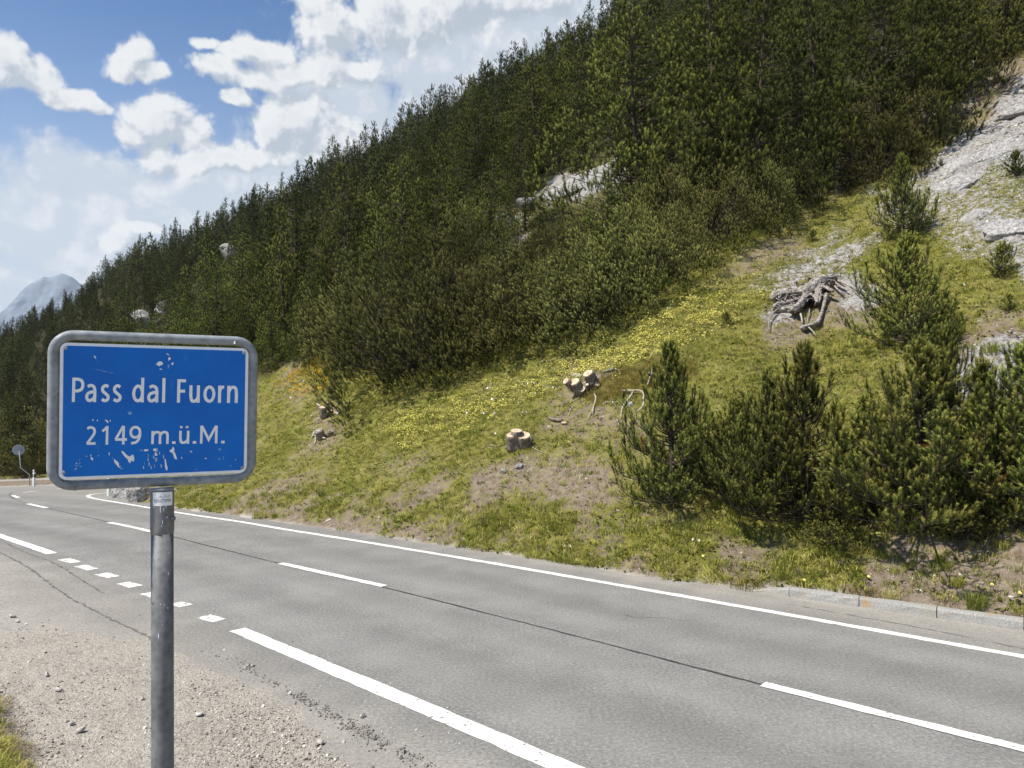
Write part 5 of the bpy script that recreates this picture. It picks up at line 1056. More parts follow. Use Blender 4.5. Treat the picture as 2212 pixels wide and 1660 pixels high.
# ------------------------------------------------------------------ the place name sign
def cam2w(v):
    v = np.asarray(v, float); c, s = math.cos(PITCH), math.sin(PITCH)
    up = np.array([0, -s, c]); fw = np.array([0, c, s])
    return v[..., 0:1] * np.array([1.0, 0, 0]) - v[..., 1:2] * up + v[..., 2:3] * fw
def text_mesh(body, m, extr=0.0):
    cu = bpy.data.curves.new('lettering', 'FONT'); cu.body = body; cu.resolution_u = 6; cu.extrude = extr; cu.fill_mode = 'BOTH'
    o = bpy.data.objects.new('lettering_source', cu); col.objects.link(o); dg = bpy.context.evaluated_depsgraph_get(); dg.update()
    me = bpy.data.meshes.new_from_object(o.evaluated_get(dg)); bpy.data.objects.remove(o); me.materials.clear(); me.materials.append(m); return me
def build_sign():
    W, Hb = 0.60, 0.4633
    O = CAM + cam2w(np.array([-2.52335645, -0.23256777, 4.13660995]) * W)
    ex = cam2w(np.array([0.88743556, 0.01177455, 0.46078139])); ed = cam2w(np.array([-0.00173946, 0.99956652, 0.02938941]))
    ex = ex / np.linalg.norm(ex); ez = -(ed - ex * (ed @ ex)); ez /= np.linalg.norm(ez); ey = np.cross(ez, ex)      # local: x right, y into the board, z up
    A = np.stack([ex, ey, ez], 1); Oc = O + ex * W / 2 - ez * Hb / 2     # board centre
    # foot of the pole
    n = ey; 
    def onplane(px, py, off=0.0):
        d = ray(px, py); t = ((Oc + ey * off - CAM) @ n) / (d @ n); return CAM + d * t
    top = onplane(162.2, 489, .018); b2 = ray(162.6, 768); b2 = CAM + b2 * (top[1] / b2[1]); axis = (b2 - top) / np.linalg.norm(b2 - top)
    foot = top + axis * ((top[2] + .02) / -axis[2])
    root = bpy.data.objects.new('place_name_sign', None); col.objects.link(root); root.location = foot
    tag(root, 'blue mountain pass name sign in a rounded grey tube frame on a single post', 'road sign')
    Mx = np.eye(4); Mx[:3, :3] = A; 
    def place(o, origin=Oc): o.matrix_basis = Matrix.Translation(Vector(origin - foot)) @ Matrix(Mx.tolist()); return o
    def rrect(w, h, r, k=8):
        P = []
        for cx, cz, a0 in ((w / 2 - r, h / 2 - r, 0), (-w / 2 + r, h / 2 - r, 90), (-w / 2 + r, -h / 2 + r, 180), (w / 2 - r, -h / 2 + r, 270)):
            for i in range(k + 1): a = R_(a0 + 90 * i / k); P.append((cx + r * math.cos(a), cz + r * math.sin(a)))
        return P
    def plate(P, y0, y1, mats, name, parent):
        n_ = len(P); V = [[x, y0, z] for x, z in P] + [[x, y1, z] for x, z in P]
        F_ = [list(range(n_)), list(range(n_, 2 * n_))[::-1]] + [[i, i + n_, (i + 1) % n_ + n_, (i + 1) % n_] for i in range(n_)]
        return link(name, mesh_from(name, V, F_, mats), parent)
    board = plate(rrect(W, Hb, .024), -.001, .002, M['white'], 'board', root); place(board)
    plate(rrect(W - .020, Hb - .020, .016), -.0022, -.0008, M['blue'], 'blue_face', board)
    # edge from TL corner in zoom pixels -> board plane
    c4 = np.array([(149.5, 226.5), (1545, 271.5), (1553, 1190), (166, 1247)]); uv = np.array([(-W / 2, Hb / 2), (W / 2, Hb / 2), (W / 2, -Hb / 2), (-W / 2, -Hb / 2)])
    Am = []
    for (X, Y), (x, y) in zip(c4, uv): Am += [[X, Y, 1, 0, 0, 0, -x * X, -x * Y, -x], [0, 0, 0, X, Y, 1, -y * X, -y * Y, -y]]
    Hm = np.linalg.svd(np.array(Am))[2][-1].reshape(3, 3)
    def U(px, py): v = Hm @ [px, py, 1]; return v[:2] / v[2]
    def smooth(P, n=7):
        P = [np.array(p, float) for p in P]; P = [2 * P[0] - P[1]] + P + [2 * P[-1] - P[-2]]; out = []
        for i in range(1, len(P) - 2):
            for t in np.arange(n) / n: out.append(.5 * (2 * P[i] + (P[i + 1] - P[i - 1]) * t + (2 * P[i - 1] - 5 * P[i] + 4 * P[i + 1] - P[i + 2]) * t * t + (3 * P[i] - P[i - 1] - 3 * P[i + 1] + P[i + 2]) * t ** 3))
        return out + [P[-2]]
    def ell(cx, cy, rx, ry): return [(cx + rx * math.cos(t), cy + ry * math.sin(t)) for t in np.linspace(0, 2 * math.pi, 29)]
    GL = {'P': [[(0, 0), (0, 1)], [(0, .935), (.4, .935)] + smooth([(.5, .935), (.86, .87), (1, .70), (.86, .53), (.5, .455)]) + [(.4, .455), (0, .455)]],
          'a': [smooth([(.10, .64), (.5, .69), (.88, .62), (1, .46)]) + [(1, 0)], [(1, .42), (.7, .42)] + smooth([(.55, .415), (.16, .35), (.02, .22), (.14, .10), (.42, .062), (.8, .14), (1, .24)])],
          's': [smooth([(.95, .64), (.52, .69), (.12, .60), (.16, .46), (.54, .36), (.92, .25), (.86, .11), (.45, .06), (.02, .12)])],
          'd': [[(1, 0), (1, 1.04)], ell(.5, .375, .5, .31)], 'l': [[(.5, 0), (.5, 1.04)]], 'F': [[(0, 0), (0, 1)], [(0, .935), (1.1, .935)], [(0, .49), (1.0, .49)]],
          'u': [[(0, .75), (0, .3)] + smooth([(0, .3), (.12, .11), (.4, .062), (.8, .13), (1, .28)]), [(1, 0), (1, .75)]], 'o': [ell(.5, .375, .5, .31)],
          'r': [[(0, 0), (0, .75)], smooth([(0, .48), (.25, .62), (.6, .68), (1.1, .68)])], 'n': [[(0, 0), (0, .75)], smooth([(0, .46), (.22, .62), (.58, .688), (.9, .62), (1, .42)]) + [(1, 0)]],
          '2': [smooth([(.04, .86), (.42, .935), (.84, .84), (.88, .62), (.5, .34), (.05, .07)]), [(0, .07), (1.05, .07)]], '1': [[(1, 0), (1, 1)], [(-.05, .72), (.5, .82), (1, .97)]],
          '4': [[(.74, 1), (.02, .28)], [(-.02, .27), (1.1, .27)], [(.76, 0), (.76, 1)]], '9': [ell(.5, .655, .5, .28), smooth([(1, .66), (.95, .36), (.62, .12), (.08, .062)])],
          'm': [[(0, 0), (0, .72)]] + [[(a + x, y) for x, y in smooth([(0, .46), (.12, .60), (.28, .655), (.46, .60), (.5, .42)])] + [(a + .5, 0)] for a in (0, .5)],
          'ü': [[(0, .72), (0, .3)] + smooth([(0, .3), (.12, .11), (.4, .062), (.8, .13), (1, .28)]), [(1, 0), (1, .72)], [(.08, .86), (.08, .98)], [(.84, .86), (.84, .98)]],
          'M': [[(0, 0), (0, 1)], [(.02, .98), (.5, .22), (.98, .98)], [(1, 0), (1, 1)]], '.': [[(.5, 0), (.5, .145)]]}
    def word(items, top, bot, w):
        k = 0
        for ch, x0, x1 in items:
            mbx = MB()
            for st in GL[ch]:
                k += 1; Q = [(x0 + w / 2 + (x1 - x0 - w) * px, 0, py) for px, py in st]; Q = np.array([(x, bot(x) + (top(x) - bot(x)) * h_) for x, _, h_ in Q])
                keep = [0] + [i for i in range(1, len(Q)) if np.linalg.norm(Q[i] - Q[i - 1]) > .5]; Q = Q[keep]
                t = np.zeros_like(Q); t[1:-1] = norm(Q[2:] - Q[1:-1]) + norm(Q[1:-1] - Q[:-2]); t[0] = Q[1] - Q[0]; t[-1] = Q[-1] - Q[-2]
                if np.linalg.norm(Q[0] - Q[-1]) < 1: t[0] = t[-1] = (Q[1] - Q[0]) + (Q[-1] - Q[-2])
                t = norm(t); nn = np.stack([-t[:, 1], t[:, 0]], 1)
                mit = np.ones(len(Q)); 
                for i in range(1, len(Q) - 1): mit[i] = 1 / max(.35, abs(nn[i] @ np.array([-(Q[i + 1] - Q[i])[1], (Q[i + 1] - Q[i])[0]]) / np.linalg.norm(Q[i + 1] - Q[i])))
                ww = w * (1.35 if ch == '.' else 1.0) / 2
                A_ = [U(*(q + n_ * ww * m_)) for q, n_, m_ in zip(Q, nn, mit)]; B_ = [U(*(q - n_ * ww * m_)) for q, n_, m_ in zip(Q, nn, mit)]
                yl = -.0030 - .00003 * (k % 5); m2 = len(Q)
                mbx.add([[a[0], yl, a[1]] for a in A_] + [[b[0], yl, b[1]] for b in B_], [[i, i + 1, i + 1 + m2, i + m2] for i in range(m2 - 1)])
            yield mbx
    def join(gen):
        big = MB()
        for q in gen: big.add(np.concatenate(q.v), q.f)
        link('lettering', mesh_from('lettering', np.concatenate(big.v), big.f, M['white']), board)
    ta, tb = (lambda x: 487 + (x - 248) * .0155), (lambda x: 668 + (x - 248) * .006)
    join(word([('P', 248, 338), ('a', 345, 428), ('s', 457, 530), ('s', 545, 618), ('d', 693, 780), ('a', 803, 887), ('l', 912, 940), ('F', 1025, 1095), ('u', 1115, 1193), ('o', 1220, 1308), ('r', 1328, 1380), ('n', 1395, 1475)], ta, tb, 22.5))
    ta, tb = (lambda x: 846 - (x - 356) * .004), (lambda x: 985 - (x - 356) * .011)
    join(word([('2', 356, 438), ('1', 472, 525), ('4', 568, 665), ('9', 680, 768), ('m', 843, 972), ('.', 998, 1022), ('ü', 1048, 1124), ('.', 1151, 1175), ('M', 1203, 1332), ('.', 1360, 1385)], ta, tb, 19))
    # scraped and peeled spots
    mb = MB(); r = np.random.default_rng(4)
    def blob(cx, cy, pts, mt=0):
        P = [U(cx + a, cy + b) for a, b in pts]; k = len(P); mb.add([[p[0], -.0036, p[1]] for p in P], [list(range(k))], 0, mt)
    def chip(cx, cy, w, h, ang=0.0, mt=0, k=9):
        P = []
        for i in range(k):
            t = 6.283 * i / k; q = r.uniform(.45, 1.1); x, y = w * math.cos(t) * q, h * math.sin(t) * q; P.append((x * math.cos(ang) - y * math.sin(ang), x * math.sin(ang) + y * math.cos(ang)))
        blob(cx, cy, P, mt)
    blob(890, 385, [(-28, 5), (-8, -16), (12, -18), (26, -2), (22, 8), (8, 10), (0, 20), (-12, 12)]); chip(960, 347, 10, 16, .4); chip(985, 385, 8, 12, .3); chip(900, 425, 16, 6, .3, 1)
    for x, y in ((408, 802), (442, 804)): chip(x, y, 5, 9)
    blob(512, 808, [(-18, -6), (-8, -10), (8, 0), (12, 12), (4, 16), (-6, 2)]); chip(536, 806, 5, 8); chip(678, 750, 16, 14, .5, 1)
    blob(678, 1070, [(-55, -35), (-44, -42), (-14, -12), (8, 2), (18, -8), (34, -14), (44, 10), (40, 40), (20, 30), (14, 52), (2, 40), (-6, 20), (-30, 0)])
    blob(1010, 1045, [(-32, -18), (-14, -30), (-6, -50), (6, -30), (4, -12), (16, 8), (24, 36), (30, 46), (10, 44), (0, 20), (-8, 0), (-24, -6)])
    blob(598, 1120, [(-26, -34), (-14, -22), (2, -10), (14, 8), (10, 14), (22, 38), (8, 30), (-6, 14), (-24, -6)]); chip(410, 1088, 12, 15); chip(880, 1055, 14, 17)
    blob(952, 1130, [(-8, -44), (2, -40), (10, 0), (18, 26), (14, 44), (4, 40), (-2, 10)]); chip(808, 1024, 22, 12, -.2); chip(870, 1022, 16, 14, .2)
    for i in range(17):
        x = r.uniform(770, 955); y = r.uniform(1020, 1165); blob(x, y, [(-2, -14), (2, -12), (5, 8), (2, 16), (-3, 6)], 1)
    for i in range(12): chip(300 + r.normal(0, 16), 1140 + r.normal(0, 20), r.uniform(2, 7), r.uniform(2, 9), r.uniform(0, 3), 1, 6)
    for x, y, w, h in [(370, 1070, 10, 6), (400, 1062, 8, 16), (455, 1065, 10, 5), (535, 1055, 6, 30), (560, 1085, 5, 20), (630, 1160, 20, 4), (620, 1145, 10, 14), (1070, 1080, 10, 16), (1140, 1035, 16, 10), (1248, 1085, 12, 8), (1352, 1018, 20, 14), (1350, 1090, 12, 12), (1380, 1085, 6, 22), (1470, 1095, 5, 8), (1185, 1165, 18, 4), (1435, 1140, 8, 4), (770, 1025, 12, 5), (410, 335, 12, 24), (480, 440, 130, 2.5), (950, 315, 26, 8), (955, 405, 8, 24)]: chip(x, y, w * .8, h * .8, r.uniform(-.4, .4), 1)
    me = mesh_from('peeled_spots', np.concatenate(mb.v), mb.f, [M['white'], M['scrape']], fmat=mb.m); link('peeled_spots', me, board)
    # screws in the corners
    for u, v in ((190, 268), (1512, 303), (1520, 1153), (200, 1190)):
        p = U(u, v); s_ = MB(); s_.tube([[p[0], -.0022, p[1]], [p[0], -.0045, p[1]]], [.0065, .006], 14); s_.tube([[p[0], -.004, p[1]], [p[0], -.0085, p[1]]], [.0042, .003], 10)
        s_.build('screw', M['greyback'], board, smooth=False)
    # tube frame
    rt = .0168; fx0, fz1 = U(103, 600)[0], U(800, 192)[1]; fx1, fz0 = U(1590, 700)[0], U(800, 1268)[1]
    P = rrect(fx1 - fx0, fz1 - fz0, .062, 9); cx_, cz_ = (fx0 + fx1) / 2, (fz0 + fz1) / 2
    pts = [np.array([x + cx_, .018, z + cz_]) for x, z in P]; pts = pts + [pts[0]]; k = 18; V = []; n_ = len(pts) - 1
    for i in range(n_):
        t = pts[(i + 1) % n_] - pts[i - 1]; t = t / np.linalg.norm(t); b = np.array([0, 1.0, 0]); a = np.cross(t, b)
        for j in range(k): th = 2 * math.pi * j / k; V.append(pts[i] + rt * (math.cos(th) * a + math.sin(th) * b))
    F_ = [[i * k + j, i * k + (j + 1) % k, ((i + 1) % n_) * k + (j + 1) % k, ((i + 1) % n_) * k + j] for i in range(n_) for j in range(k)]
    fr = link('tube_frame', mesh_from('tube_frame', V, F_, M['galv'], smooth=True), root); place(fr)
    # weld seams at the lower corners and the welded white chip
    wd = MB()
    for sx in (-1, 1):
        c = np.array([cx_ + sx * ((fx1 - fx0) / 2 - .068), .018, fz0]); wd.tube([c - [.003, 0, 0], c, c + [.003, 0, 0]], [rt + .0005, rt + .002, rt + .0005], 18, cap=False)
    wd.build('weld_seam', M['galv'], fr, smooth=True)
    p = U(1443, 228); ch = MB(); ch.tube([[p[0], -.002, p[1] - .004], [p[0], -.003, p[1] + .006]], [.004, .0012], 6); ch.build('frame_chip', M['white'], fr)
    for u, v in ((215, 300), (1480, 300), (215, 1160), (1480, 1160)): pass
    # pole and sleeve, straight down from the frame
    al = foot - top; Lp = np.linalg.norm(al); al = al / Lp
    def P_(t): return top - foot + al * t
    s0, s1 = -.012, .158
    px2m = (top[1]) / F
    rp = (372 - 327.5) / 2 * K * px2m; rs = (980 - 818) / 2 / 2.965 * .4 * px2m
    po = MB(); po.tube([P_(s1 - .05), P_(.6), P_(1.2), P_(1.9), P_(Lp + .3)], rp, 28); pole = po.build('post', M['pole'], root, smooth=True)
    sl = MB(); sl.tube([P_(.0), P_(.008), P_(.085), P_(.14), P_(s1 - .003), P_(s1)], [rs * .90, rs * 1.0, rs * 1.0, rs * 1.005, rs * .985, rs * .95], 28)
    slv = sl.build('sleeve', M['sleeve'], root, smooth=True)
    w_ = MB(); w_.tube([P_(-.004), P_(.004)], [rs * 1.02, rs * .99], 28); w_.build('weld_collar', M['galv'], slv, smooth=True)
    bo = MB(); q = P_(.103); rt_ = np.array([math.cos(.25), -math.sin(.25), 0]); bo.tube([q + rt_ * rs * .9, q + rt_ * (rs + .010)], .0095, 6); bo.build('clamp_bolt', M['pole'], slv)
    # sticker wrapped on the sleeve
    vd = CAM - (foot + P_(.05)); vd[2] = 0; vd /= np.linalg.norm(vd); sd = np.cross([0, 0, 1.0], vd)
    def onsl(u, v, lift):        # u: metres sideways, v: metres below the top
        a = u / rs; return P_(v) + (vd * math.cos(a) + sd * math.sin(a)) * (rs + lift)
    su0, su1 = -.033, .038; sv0, sv1 = .008, .056
    V = []; 
    for j in range(2):
        for i in range(13): V.append(onsl(su0 + (su1 - su0) * i / 12, sv0 if j == 0 else sv1, .0008))
    stk = link('sticker', mesh_from('sticker', V, [[i, i + 1, i + 14, i + 13] for i in range(12)][::1], M['white']), slv)
    def wrap(me, x0, x1, v0, v1, name, m):
        co = np.zeros(len(me.vertices) * 3, np.float32); me.vertices.foreach_get('co', co); co = co.reshape(-1, 3); mn, mxx = co.min(0), co.max(0)
        out = [onsl(x0 + (c[0] - mn[0]) / (mxx[0] - mn[0]) * (x1 - x0), v1 - (c[1] - mn[1]) / (mxx[1] - mn[1]) * (v1 - v0), .0014) for c in co]
        me.vertices.foreach_set('co', np.array(out, np.float32).ravel()); me.update(); return link(name, me, slv)
    tm = text_mesh('LOTIMER', M['black']); wrap(tm, *[-.033 + (x - 785) / 332 * .071 for x in (890, 1085)], *[.008 + (y - 318) / 250 * .048 for y in (447, 501)], 'lettering', M['black'])
    ic = MB()
    def line(P, w=.0007, closed=False):
        P = [np.array(p, float) for p in P]; n2 = len(P) - (0 if closed else 1)
        for i in range(n2):
            a, b = P[i], P[(i + 1) % len(P)]; t = (b - a) / np.linalg.norm(b - a); nn_ = np.array([-t[1], t[0]]) * w / 2
            ic.add([onsl(*(q), .0014) for q in (a - nn_, b - nn_, b + nn_, a + nn_)], [[0, 1, 2, 3]])
    mm = lambda L: [(-.033 + (x - 785) / 332 * .071, .008 + (y - 318) / 250 * .048) for x, y in L]
    line(mm([(878, 432), (918, 382), (945, 425)])); line(mm([(945, 432), (990, 370), (1032, 430)])); line(mm([(1020, 415), (1048, 382), (1072, 425)])); line(mm([(905, 405), (918, 398), (930, 405)])); line(mm([(975, 398), (990, 405), (1005, 398)]))
    c = (847, 473); line(mm([(c[0] + 30 * math.cos(t), c[1] + 34 * math.sin(t)) for t in np.linspace(0, 6.283, 20)[:-1]]), .0011, True); line(mm([(820, 468), (874, 468)]), .0012); line(mm([(847, 470), (847, 502)]), .0014)
    link('emblem', mesh_from('emblem', np.concatenate(ic.v), ic.f, M['black']), slv)
    dr = MB()
    for u, v0, v1 in ((-.018, .052, .058), (-.004, .051, .073), (.003, .056, .070), (.008, .051, .059), (.010, .088, .094), (.0, .101, .104), (.0005, .104, .114), (-.0015, .118, .123)):
        u *= 1.5; v0 += .006; v1 += .006; dr.add([onsl(u - .0013, v0, .001), onsl(u + .0013, v0, .001), onsl(u + .0010, v1, .001), onsl(u - .0004, v1, .001)], [[0, 1, 2, 3]])
    link('paint_drips', mesh_from('paint_drips', np.concatenate(dr.v), dr.f, M['white']), slv)
    # short chips low on the post
    c2 = MB()
    def onp(u, v): a = u / rp; return P_(v) + (vd * math.cos(a) + sd * math.sin(a)) * (rp + .0008)
    for u, v, w, h in ((-.012, .50, .003, .020), (.020, .29, .003, .012), (-.016, .235, .002, .010), (.015, .205, .004, .004), (-.006, .395, .002, .008), (.006, .40, .002, .006), (.018, .41, .002, .014), (.0, .47, .002, .005), (.022, .22, .002, .008)):
        c2.add([onp(u - w / 2, v), onp(u + w / 2, v + h * .3), onp(u + w / 3, v + h), onp(u - w / 2, v + h * .7)], [[0, 1, 2, 3]])
    link('paint_chips', mesh_from('paint_chips', np.concatenate(c2.v), c2.f, M['white']), pole)
build_sign()

# ------------------------------------------------------------------ small roadside furniture
SRC = .8641
def sp(px, py, lift=0.0):
    """photo pixel (2560 wide) -> a point on the slope, lifted towards the eye"""
    g = ground(px * SRC, py * SRC); d = CAM - g; return g + d / np.linalg.norm(d) * lift
def build_furniture():
    b = onbase(75 * SRC, 1214.5 * SRC); y = b[1]
    def at(px, py): d = rd(px * SRC, py * SRC); return CAM + d * y
    root = bpy.data.objects.new('round_sign', None); col.objects.link(root); root.location = b; tag(root, 'round grey sign seen from behind on a kinked pole at the far bend', 'road sign')
    mb = MB(); mb.tube([at(75.2, 1222) - b, at(73.6, 1186.5) - b, at(51.5, 1169) - b, at(48.3, 1128) - b], .028, 10); mb.build('post', M['galv'], root, smooth=True)
    c = at(46.4, 1125) - b; rr = 13.1 * .4 / F * y; nrm = norm(np.array([-c[0] - b[0], -b[1], 0.0])); mb = MB(); mb.tube([c - nrm * .02, c - nrm * .012, c + nrm * .0, c + nrm * .008], [rr * .97, rr, rr, rr * .97], 32); mb.build('disc', M['greyback'], root)
    mb = MB(); p = at(54.5, 1124.5) - b + nrm * .03; mb.tube([p - nrm * .02, p], .05, 10); mb.build('bracket', M['galv'], root)
    def delineator(bx, by, h, label, full=True):
        b = onbase(bx, by); root = bpy.data.objects.new('marker_post', None); col.objects.link(root); root.location = b; tag(root, label, 'marker post', 'white marker posts at the bend')
        w, d_ = .065, .05
        def prism(z0, z1, ch=0.0, k=1.0):
            P = [(-w, -d_ * .6), (-w * .5, -d_), (w * .5, -d_), (w, -d_ * .6), (w, d_), (-w, d_)]; n_ = 6
            V = [[x * k, yy * k, z0] for x, yy in P] + [[x * k, yy * k, z1 - (ch if x < 0 else 0)] for x, yy in P]
            return V, [list(range(n_))[::-1], list(range(n_, 12))] + [[i, (i + 1) % n_, (i + 1) % n_ + n_, i + n_] for i in range(n_)]
        m1 = MB(); m1.add(*prism(-.2, h * .60)); m1.add(*prism(h * .78, h * .93, .03)); m1.build('post', M['plastic'], root)
        m2 = MB(); m2.add(*prism(h * .595, h * .785, .0, 1.01)); bd = m2.build('black_band', M['black'], root)
        m3 = MB(); m3.box([0, -d_ * 1.03, h * .69], [.022, .006, .045]); m3.build('reflector', M['white'], bd)
        m4 = MB(); m4.tube([[-.02, 0, h * .90], [-.025, 0, h * .96], [-.03, 0, h * 1.06], [-.03, 0, h * 1.08]], [.02, .045, .05, .03], 10); m4.build('cap', M['plastic'], root, smooth=True)
        return root
    delineator(84.4 * SRC, 1215.6 * SRC, .92, 'white marker post with black band standing beside the far round sign')
    delineator(271.5 * SRC, 1239.5 * SRC, .95, 'white marker post mostly hidden behind the bottom of the blue sign')
build_furniture()

# ------------------------------------------------------------------ rocks
def rock_mesh(seed, w, h, d, sub=4, flat=0.0):
    import bmesh
    bm = bmesh.new(); bmesh.ops.create_icosphere(bm, subdivisions=sub, radius=1.0); r = np.random.default_rng(seed)
    co = np.array([v.co for v in bm.verts])
    for _ in range(16):
        n = r.standard_normal(3); n /= np.linalg.norm(n); dd = r.uniform(.42, .85); t = co @ n; co = co - np.outer(np.maximum(t - dd, 0) * .92, n)
    nz = norm(co); q = .13 * fbm(co[:, 0] * 2.2 + seed, co[:, 1] * 2.2 + co[:, 2] * 1.3, seed, 4, .6) + .07 * np.abs(fbm(co[:, 2] * 5 + seed, co[:, 0] * 4 - co[:, 1] * 3, seed + 5, 3, .6))
    co = (co + nz * q[:, None]) * [w / 2, d / 2, h / 1.6]
    for v, c in zip(bm.verts, co): v.co = c
    me = bpy.data.meshes.new('rock'); bm.to_mesh(me); bm.free(); me.materials.append(M['rock']); return me
def rock(px, py, w, h, seed, label, rz=0.0, tilt=(0, 0), sink=.25, d=None, g=None, name='boulder', cat='rock', grp=None):
    P = ground(px, py) if g is None else g
    o = link(name, rock_mesh(seed, w, h, d or w * .8), None, (P[0], P[1], P[2] + h * (.5 - sink))); o.rotation_euler = (tilt[0], tilt[1], rz)
    if name == 'rock_outcrop':
        e = .8; nx = -(H1(P[0] + e, P[1]) - H1(P[0] - e, P[1])) / (2 * e); ny = -(H1(P[0], P[1] + e) - H1(P[0], P[1] - e)) / (2 * e); from mathutils import Quaternion
        o.rotation_euler = (Vector((nx, ny, 1)).to_track_quat('Z', 'Y') @ Quaternion((0, 0, 1), rz)).to_euler(); o.location = (P[0], P[1], P[2] - h * .05)
    return tag(o, label, cat, grp)
def build_rocks():
    rock(70, 1012, 1.6, 2.4, 1, 'tall white split boulder behind the far round sign', .4, (0, .35), .2)
    rock(12, 1024, 1.5, .8, 2, 'low pale rock at the left edge beyond the lower road', .2)
    rock(2140, 340, 3.6, .75, 3, 'big cracked pale outcrop at the upper right edge', .5, (.55, .1), .58, 2.4, name='rock_outcrop', cat='outcrop')
    rock(2060, 405, 2.0, .6, 4, 'rounded grey ledge below the left end of the big cracked outcrop', .6, (.5, 0), .4, 1.2, name='rock_outcrop', cat='outcrop')
    rock(2190, 500, 2.4, .6, 5, 'pale ledge cut by the right edge below the outcrop', .2, (.4, 0), .4, 1.6, name='rock_outcrop', cat='outcrop')
    rock(2110, 470, 1.8, .4, 44, 'flat pale slab between the outcrop and the right edge ledge', 1.2, (.4, 0), .4, 1.2, name='rock_outcrop', cat='outcrop')
    rock(2180, 250, 2.2, .7, 45, 'upper pale slab against the right edge over the cracked outcrop', .3, (.4, 0), .4, 1.2, name='rock_outcrop', cat='outcrop')
    rock(1775, 362, 1.3, 1.0, 6, 'grey stacked block in the rocky gap below the tall pines', .3, (0, .2), .3)
    rock(1765, 385, .9, .7, 7, 'smaller block leaning on the foot of the grey stacked one', 1.0, (.2, 0), .3)
    rock(1250, 400, 4.6, 1.2, 8, 'smooth grey rocky knoll showing between the pines', .75, (.45, -.3), .45, 2.6, name='rock_outcrop', cat='outcrop')
    rock(1140, 455, 1.3, 1.0, 9, 'white boulder left below the rocky knoll', .3); rock(1090, 500, 1.4, 1.2, 10, 'white boulder lower down in line with the knoll', .9)
    rock(1065, 535, 1.0, .9, 11, 'lowest white boulder between the shrubs', .1)
    rock(500, 556, 5, 3.0, 12, 'pale crag high in the forest above the right end of the sign', .3, (0, .2), .3); rock(690, 412, 4, 3.4, 13, 'grey crag high in the forest above the narrow pine', .5, (0, .1), .3)
    rock(320, 705, 4, 2.4, 14, 'small crag in the forest above the middle of the sign', .3, (0, .3), .3); rock(360, 672, 3, 1.8, 15, 'crag just up right of the small one above the sign', .7)
    rock(275, 1078, 1.9, 1.0, 16, 'pale rock at the foot of the bank behind the marker post', .8, (.3, 0), .35); rock(305, 1083, 1.3, .8, 17, 'broken pale rock right of the one behind the marker post', .2, (.3, 0), .35)
    rock(1740, 648, .5, .22, 18, 'flat stone just above the dead root', .4); rock(1120, 1012, .28, .16, 19, 'pale split stone below the twin cut stump', .2); rock(1145, 956, .2, .18, 20, 'round white stone right of the twin cut stump', 1.0)
    rock(1090, 1020, .2, .12, 26, 'small pale stone left of the split stone below the twin stump', .7); rock(1362, 880, .22, .18, 27, 'pale stone inside the hooked bare root', .2)
    def st(px, py, w, label, seed):
        g = sp(px, py); o = link('stone', stone_mesh('stone', seed, M['stone'], 2, .75), None, (g[0], g[1], max(g[2], float(base(g[0], g[1]))) + w * .22)); o.scale = (w * .42,) * 3; o.rotation_euler = (.2, 0, seed); tag(o, label, 'stone', 'single stones on the gravel verge')
    G = lambda x, y: (x / 2.212, 1450 + y / 2.212)
    for (x, y), w, l, s in [((68, 215), .13, 'pale angular stone at the left edge of the lay-by asphalt', 31), ((98, 240), .10, 'low flat stone touching the angular one at the left edge', 32), ((258, 532), .09, 'rounded pale stone left of the sign post', 33), ((325, 616), .11, 'brown flat stone left of the sign post below the rounded one', 34),
                            ((400, 802), .09, 'dark brown stone at the lower left of the sign post', 35), ((447, 840), .12, 'whitish broken stone nearest the dark brown one', 36), ((1103, 752), .10, 'pale oval stone right of the sign post', 37), ((786, 664), .08, 'light sliver of stone close to the left of the post', 38),
                            ((1397, 484), .08, 'grey stone where the crumb trail begins on the asphalt', 39), ((250, 403), .07, 'small tan stone above the rounded pale one', 40), ((420, 372), .05, 'small black stone between road edge and sign post', 41), ((2005, 770), .09, 'whitish stone in the thick of the crumb trail', 42), ((1770, 908), .10, 'pale flat stone at the lower end of the gravel spread', 43)]: st(*G(x, y), w, l, s)
build_rocks()

# ------------------------------------------------------------------ stumps, dead root and branches
def px_m(P): return .4 / F * P[1]      # metres per photo pixel at that depth
def limbs(Z, L, mb, rngl, lift=.12, k=12, rough=.10, subdiv=5, prow=1.0):
    """L: list of (points in zoom px, radii in zoom px, lift); Z maps to photo px"""
    for pts, rad, lf in L:
        W_ = [sp(*Z(*p), lf * prow) for p in pts]; sc = np.mean([px_m(w) for w in W_]); rad = [rad] * len(pts) if np.isscalar(rad) else rad
        t = np.arange(len(W_)); tt = np.linspace(0, len(W_) - 1, (len(W_) - 1) * subdiv + 1); W_ = np.array(W_)
        Q = np.stack([np.interp(tt, t, W_[:, i]) for i in range(3)], -1)
        for _ in range(subdiv // 2 + 1): Q[1:-1] = (Q[:-2] + 2 * Q[1:-1] + Q[2:]) / 4
        rr = np.interp(tt, t, rad) * Z.s * sc
        mb.tube(Q, rr, k, True, 0, rough, rngl)
class Zm:
    def __init__(s, sc, ox, oy): s.sc, s.ox, s.oy, s.s = sc, ox, oy, 1 / sc
    def __call__(s, x, y): return (x / s.sc + s.ox, y / s.sc + s.oy)
